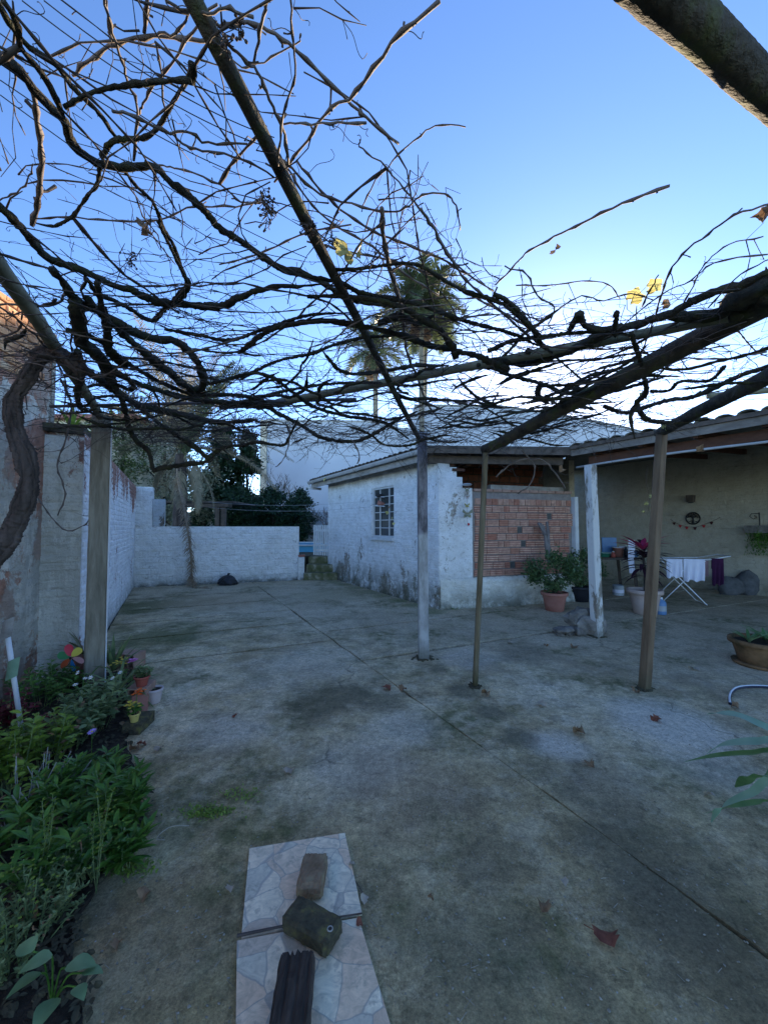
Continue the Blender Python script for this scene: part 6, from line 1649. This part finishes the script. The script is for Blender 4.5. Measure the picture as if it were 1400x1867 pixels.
def strapleaf(pts, Y0, Y1, w, mat):
    k = len(pts); W = [P(x, y, Y0+(Y1-Y0)*i/(k-1)) for i, (x, y) in enumerate(pts)]; W = [c+V(-.02,0,.24), c+V(-.05,.02,.36)] + W if False else W
    W = W + [W[-1].lerp(c+V(0,0,.45), .55)+V(0,0,.06), c+V(0,0,.24)]
    s = smooth_path(W, 6); mb = MB(); n = len(s)
    for i, p in enumerate(s):
        t = i/(n-1); d_ = (s[min(i+1,n-1)]-s[max(i-1,0)]).normalized(); sd_ = d_.cross(V(0,-.55,1)).normalized(); nn_ = sd_.cross(d_)
        hw = w/2*min(1, .12+t*3.5)*(1-.55*max(0,t-.5)); 
        mb.v += [tuple(p-sd_*hw+nn_*hw*.3), tuple(p), tuple(p+sd_*hw+nn_*hw*.3)]
    for i in range(n-1): a = i*3; mb.f += [(a,a+1,a+4,a+3),(a+1,a+2,a+5,a+4)]; mb.m += [0,0]
    mb.build('leaf', mat, r_, True)
strapleaf([(1288,1303),(1310,1301),(1345,1306),(1380,1320),(1430,1345)], 1.75,1.5,.040,M['lf_strap'])
strapleaf([(1288,1376),(1310,1362),(1340,1356),(1380,1354),(1430,1360)], 1.55,1.35,.036,M['lf_strap'])
strapleaf([(1247,1390),(1280,1383),(1320,1377),(1370,1374),(1430,1376)], 1.6,1.35,.024,M['lf_strapdark'])
strapleaf([(1340,1436),(1352,1428),(1375,1420),(1430,1418)], 1.4,1.2,.032,M['lf_strapdark'])
strapleaf([(1296,1500),(1305,1482),(1330,1465),(1370,1447),(1430,1420)], 1.4,1.2,.024,M['lf_strap'])
strapleaf([(1282,1485),(1310,1478),(1340,1470),(1390,1463),(1440,1464)], 1.42,1.2,.020,M['lf_strapdark'])
for i in range(10):
    a = rnd(-1.4,1.4); mb = MB(); mb.leaf(c+V(0,0,.24), V(math.cos(a), math.sin(a), 1.1), rnd(.5,.7), .05, 1.3, .25, 9, shape='strap'); mb.build('leaf', M['lf_strapdark'], r_, True)

# ------------------------------------------------------------------ flower bed
random.seed(11)
def bedplant(name, label, px, py, z=0, **kw):
    c = G(px, py, z); c.z = .02; r = thing(name, label, 'plant', (c.x,c.y,0)); leafy(r, c, **kw); return r, c
def daisyclump(label, px, py, H_=.30, spread=.17, stems=15, mat='lf_green', ll=.10, lw=.022, per=17, **kw):
    return bedplant('leafy_plant', label, px, py, stems=stems, H_=H_, spread=spread, ll=ll, lw=lw, mat=M[mat], per=per, up=.7, droop=.45, **kw)
daisyclump('big glossy green clump spilling over the bed edge left of the weed patch', 215, 1520, .30, .21, 24)
daisyclump('glossy green clump at the middle of the bed behind the spilling one', 120, 1490, .25, .22, 17)
daisyclump('dark glossy clump nearest to the concrete, lowest on the bed edge', 225, 1590, .17, .10, 9)
daisyclump('glossy green clump at the left image edge above the alyssum', 30, 1560, .24, .20, 12)
daisyclump('glossy clump just below the purple daisy', 175, 1450, .22, .15, 12)
daisyclump('low glossy clump between the alyssum and the green clump', 100, 1620, .26, .18, 16)
r_, c = bedplant('flowering_plant', 'grey green white flowered plant at the foot of the concrete post', 170, 1335, stems=26, H_=.36, spread=.24, ll=.085, lw=.028, mat=M['lf_grey'], per=15, up=.5)
for i in range(6): flower(r_, c+V(rnd(-.2,.2), rnd(-.2,.1), rnd(.34,.42)), .018, M['fl_white'])
r_, c = bedplant('flowering_plant', 'grey green plant with one lilac daisy in the bed', 120, 1370, stems=22, H_=.32, spread=.22, ll=.08, lw=.028, mat=M['lf_grey'], per=14, up=.5)
p = P(168,1335,2.45); flower(r_, p, .026, M['fl_lilac'], 12); mb = MB(); mb.tube([V(p.x,p.y,.05), p], .002, 4); mb.build('flower_stem', M['lf_green'], r_)
bedplant('leafy_plant', 'dark leafy plant in the bed beside the base of the white tube', 75, 1290, stems=24, H_=.34, spread=.28, ll=.07, lw=.026, mat=M['lf_green'], per=14, up=.5)
bedplant('leafy_plant', 'soft green plant between the pinwheel and the post', 120, 1262, stems=18, H_=.22, spread=.22, ll=.05, lw=.02, mat=M['lf_green'], per=14, up=.5)
bedplant('purple_plant', 'maroon leaved plant at the left edge under the peeling wall', 5, 1350, stems=22, H_=.34, spread=.20, ll=.06, lw=.034, mat=M['lf_purple'], per=14)
bedplant('purple_plant', 'small dark maroon plant beside the foot of the white tube', 70, 1360, stems=12, H_=.20, spread=.14, ll=.05, lw=.03, mat=M['lf_purple'], per=12)
bedplant('leafy_plant', 'yellow green leafy plant at the left edge below the maroon one', 15, 1450, stems=26, H_=.42, spread=.20, ll=.075, lw=.032, mat=M['lf_yel'], per=16)
bedplant('leafy_plant', 'yellow green plant with loose stems in the middle of the bed', 80, 1410, stems=16, H_=.40, spread=.16, ll=.07, lw=.028, mat=M['lf_yel'], per=14)
bedplant('leafy_plant', 'straggly plant of bare brown stems and few yellow leaves', 50, 1500, stems=30, H_=.30, spread=.26, ll=.045, lw=.02, mat=M['lf_yel'], per=4, stemmat=M['fascia'])
for lab, px, py, sp_r in (('sprawling grey alyssum with tiny white flowers at the lower left', 60, 1690, .20), ('second alyssum mat with tiny white flowers close to the glossy clumps', 165, 1610, .14), ('sparse alyssum sprigs near the pale big leaved plant', 25, 1760, .2)):
    r_, c = bedplant('alyssum', lab, px, py, stems=38, H_=.20, spread=sp_r, ll=.024, lw=.008, mat=M['lf_grey'], per=20, up=.8)
    cluster(r_, c+V(0,0,.19), sp_r*.45, M['lf_yel'], 40, .007)
# tall thin sprigs
for lab, px, py in (('tall seed sprig with tiny pale buds rising over the alyssum', 70, 1660), ('shorter seed sprig with tiny pale buds by the lowest glossy clump', 175, 1640)):
    c = G(px, py); c.z = .02; r_ = thing('sprig', lab, 'plant', (c.x,c.y,0))
    for k in range(4):
        e = c+V(rnd(-.06,.06), rnd(-.05,.05), rnd(.28,.40)); pth = smooth_path([c, c.lerp(e,.5)+V(rnd(-.02,.02),0,0), e], 8); mb = MB(); mb.tube(pth, .0016, 4); mb.build('stem', M['lf_grey'], r_)
        mb = MB()
        for q_ in pth[7:]:
            for j in range(5): mb.leaf(q_, V(rnd(-1,1), rnd(-1,1), rnd(0,1)), rnd(.008,.016), .006, .2, segs=2)
        stuff(mb.build('buds', M['lf_yel'], r_))
r_ = None
# big pale leaves bottom left
c = G(95,1840); r_ = thing('big_leaf_plant', 'young plant with a few big pale lobed leaves at the bottom left corner', 'plant', (c.x,c.y,0))
for px, py, rot_, s in ((95,1745,-2.4,.11),(60,1735,2.6,.10),(120,1765,.3,.12),(75,1775,-2.0,.11),(150,1775,.2,.085),(100,1835,-1.5,.12),(138,1800,-.8,.08)):
    q = P(px, py, 1.22); q.z = max(q.z,.07)
    mb = MB(); s *= .72; mb.leaf(q, V(math.cos(rot_), math.sin(rot_)*.6, .25), s, s*.66, .7, .22, 6, shape='heart', roll=rnd(-.3,.3)); mb.build('leaf', M['lf_bigpale'], r_, True)
    mb = MB(); mb.tube(smooth_path([V(c.x,c.y,.01), V((c.x+q.x)/2,(c.y+q.y)/2,q.z*.8), q], 4), .0025, 5); mb.build('petiole', M['lf_green'], r_)
# bromeliads, aloe, grassy plant
def rosette(name, label, c, n, L, W, mat, up=(.2,1.4), droop=.6, shape='lance', segs=6):
    r = thing(name, label, 'plant', tuple(c))
    for i in range(n):
        a = i*2.4; e = up[0]+(up[1]-up[0])*i/n; mb = MB(); mb.leaf(c, V(math.cos(a)*math.cos(e), math.sin(a)*math.cos(e), math.sin(e)), L*rnd(.8,1.1), W, droop, .35, segs, shape=shape); mb.build('leaf', M[mat], r, True)
    return r
c = P(148,1190,3.8); rosette('bromeliad', 'olive striped bromeliad behind the pinwheel at the foot of the pier', V(c.x,3.85,.22), 22, .30, .035, 'lf_brom', (.15,1.4), .6)
mb = MB(); mb.lathe([(.001,0),(.09,0),(.12,.2),(.11,.2),(.001,.17)], V(c.x,3.85,.02), 18); tag(mb.build('flowerpot', M['terracotta'], None, True), 'dark clay pot hidden under the bromeliad by the pier', 'pot')
rosette('bromeliad', 'green bromeliad growing on top of the wall pier', V(-3.36,4.1,2.52), 20, .28, .035, 'lf_yel', (.2,1.4), .5)
c = G(205,1240); rosette('aloe', 'aloe with upright grey green spikes right of the concrete post', V(c.x,c.y,.08), 18, .34, .038, 'lf_grey', (.5,1.45), .25)
c = G(215,1290); rosette('spider_plant', 'spider plant with thin arching leaves between post and hollow bricks', V(c.x,c.y,.10), 30, .36, .022, 'lf_grey', (.3,1.3), 1.3, 'strap', 8)
c = G(150,1285); rosette('spider_plant', 'dark thin leaved tuft directly in front of the concrete post', V(c.x,c.y,.08), 22, .32, .012, 'lf_green', (.4,1.3), 1.5, 'strap', 8)
# pinwheel
c = G(128,1262); hub = P(131,1199,c.y); r_ = thing('pinwheel', 'toy flower pinwheel with six coloured petals in the flower bed', 'pinwheel', (c.x,c.y,0))
mb = MB(); mb.tube([V(c.x,c.y,0), hub+V(0,.015,0)], .005, 6); mb.build('stick', M['iron'], r_)
for i, m_ in enumerate(('red','yellow','pink','blue','orange','green')):
    a = R(105-60*i); mb = MB(); n = 14; f_ = []
    for k in range(n):
        t = 2*math.pi*k/n; rr_ = .070+.055*math.cos(t); tt = .030*math.sin(t)*(1+.35*math.cos(t))
        f_.append(hub+V(math.cos(a)*rr_-math.sin(a)*tt, -.012-.012*math.sin(t), math.sin(a)*rr_+math.cos(a)*tt))
    mb.poly(f_[::-1]); mb.poly([q+V(0,.003,0) for q in f_]); 
    for k in range(n): mb.poly([f_[k], f_[(k+1)%n], f_[(k+1)%n]+V(0,.003,0), f_[k]+V(0,.003,0)])
    mb.build('petal', M['petal_'+m_], r_)
mb = MB(); mb.rock(hub+V(0,-.02,0), (.022,.015,.022), 2); mb.build('hub', M['iron'], r_)
# white tube with two paper tags against the wall
a, b = G(50,1288,.05), P(10,1132,2.55); a = P(46,1285,2.65); a.z = .02; r_ = thing('white_tube', 'white plastic tube leaning on the peeling wall with two paper tags', 'tube', tuple(a))
mb = MB(); mb.tube([a, b], .0145, 10); mb.build('tube', M['white'], r_, True)
for t, sz, m_, ry in ((.93,.085,'fascia',-.3),(.62,.085,'lf_strap',.35)):
    q = a.lerp(b, t); mb = MB(); n = 6
    for i in range(n+1):
        x = -.03+.11*i/n; y = -.018-.015*math.sin(i/n*3)
        for z in (-sz*.75, sz*.75): mb.v.append((q.x+x*math.cos(ry)*.8+z*.12, q.y+y, q.z+z+x*.35))
    for i in range(n): k = i*2; mb.f.append((k,k+2,k+3,k+1)); mb.m.append(0)
    mb.build('paper_tag', M[m_], r_)
# edging: hollow clay blocks, pots
def hollow_block(label, c, L, W, H_, rz_, nholes=(2,2)):
    r = thing('clay_block', label, 'clay block', (c.x,c.y,c.z), 'hollow clay blocks edging the bed'); mb = MB()
    Rm = Matrix.Rotation(rz_,3,'Z'); t = .012
    cols, rows = nholes; 
    def bx(x, y, z, sx, sy, sz): mb.box(V(c.x,c.y,c.z+H_/2)+Rm @ V(x,y,z), (sx,sy,sz), rz_)
    for i in range(rows+1): bx(0,0,-H_/2+t/2+(H_-t)*i/rows, W, L, t)
    for i in range(cols+1):
        for j in range(rows):
            hh = (H_-t)/rows-t; bx(-W/2+t/2+(W-t)*i/cols, 0, -H_/2+t+hh/2+(H_-t)/rows*j, t, L-.002, hh)
    mb.build('shell', M['hollowbrick'], r)
    mb = MB(); mb.box(V(c.x,c.y,c.z+H_/2)+Rm @ V(0,L*.25,0), (W-.03,.01,H_-.03), rz_); mb.build('dark_inside', M['hole'], r); return r
c = G(255,1290); hollow_block('hollow clay block under the small red pot', V(c.x-.02,c.y+.05,0), .19, .15, .17, .15)
c = G(237,1215); hollow_block('hollow clay block lying behind the aloe', V(c.x,c.y,0), .16, .24, .15, -.2, (3,2))
c = G(243,1335); mb = MB(); mb.box(V(c.x,c.y+.06,.035), (.13,.20,.07), .1, jit=.006); tag(mb.build('brick', M['mossbrick']), 'dark mossy brick under the small yellow pot at the bed edge', 'brick')
c0 = G(255,1290); c = V(c0.x-.0,c0.y+.02,.17); r_ = thing('potted_plant', 'little bushy plant in a red pot on top of the hollow clay block', 'plant', tuple(c)); pot(r_, c, .055, .08, M['redpot'], rim=.006)
leafy(r_, c+V(0,0,.07), 22, .10, .08, .035, .02, M['lf_grey'], per=8, shape='round')
c = G(281,1281); r_ = thing('flowerpot', 'empty pinkish white flowerpot standing alone on the concrete', 'pot', (c.x,c.y,0)); pot(r_, c, .065, .12, M['pinkpot'], rim=.005, tap=.72)
c0 = G(243,1335); c = V(c0.x+.0,c0.y+.01,.07); r_ = thing('potted_flowers', 'tiny yellow pot of orange and yellow flowers on the mossy brick', 'plant', tuple(c)); pot(r_, c, .035, .06, M['yellowpot'], rim=.004)
leafy(r_, c+V(0,0,.05), 14, .08, .045, .03, .018, M['lf_green'], per=7, shape='round'); cluster(r_, c+V(-.01,-.02,.13), .022, M['fl_yellow'], 20, .014); cluster(r_, c+V(.01,.02,.20), .018, M['fl_orange'], 20, .014)
mb = MB(); mb.tube([c+V(0,0,.05), c+V(.01,.01,.2)], .003, 4); mb.build('flower_stem', M['lf_green'], r_)
c = G(222,1262); r_ = thing('flowering_plant', 'yellow and pink flowers right of the concrete post', 'plant', (c.x,c.y,0)); leafy(r_, c, 14, .24, .10, .05, .02, M['lf_green'], per=8); cluster(r_, c+V(-.03,0,.27), .03, M['fl_yellow'], 18, .015); cluster(r_, c+V(.09,0,.28), .02, M['fl_pink'], 18, .016)
c = G(262,1292); mb = MB(); mb.box(V(c.x,c.y-.05,.06), (.11,.02,.13), .5, rot=Matrix.Rotation(.5,3,'Z') @ Matrix.Rotation(-.5,3,'X'), jit=.005); tag(mb.build('broken_tile', M['terracotta']), 'broken clay tile leaning beside the pinkish flowerpot', 'tile')
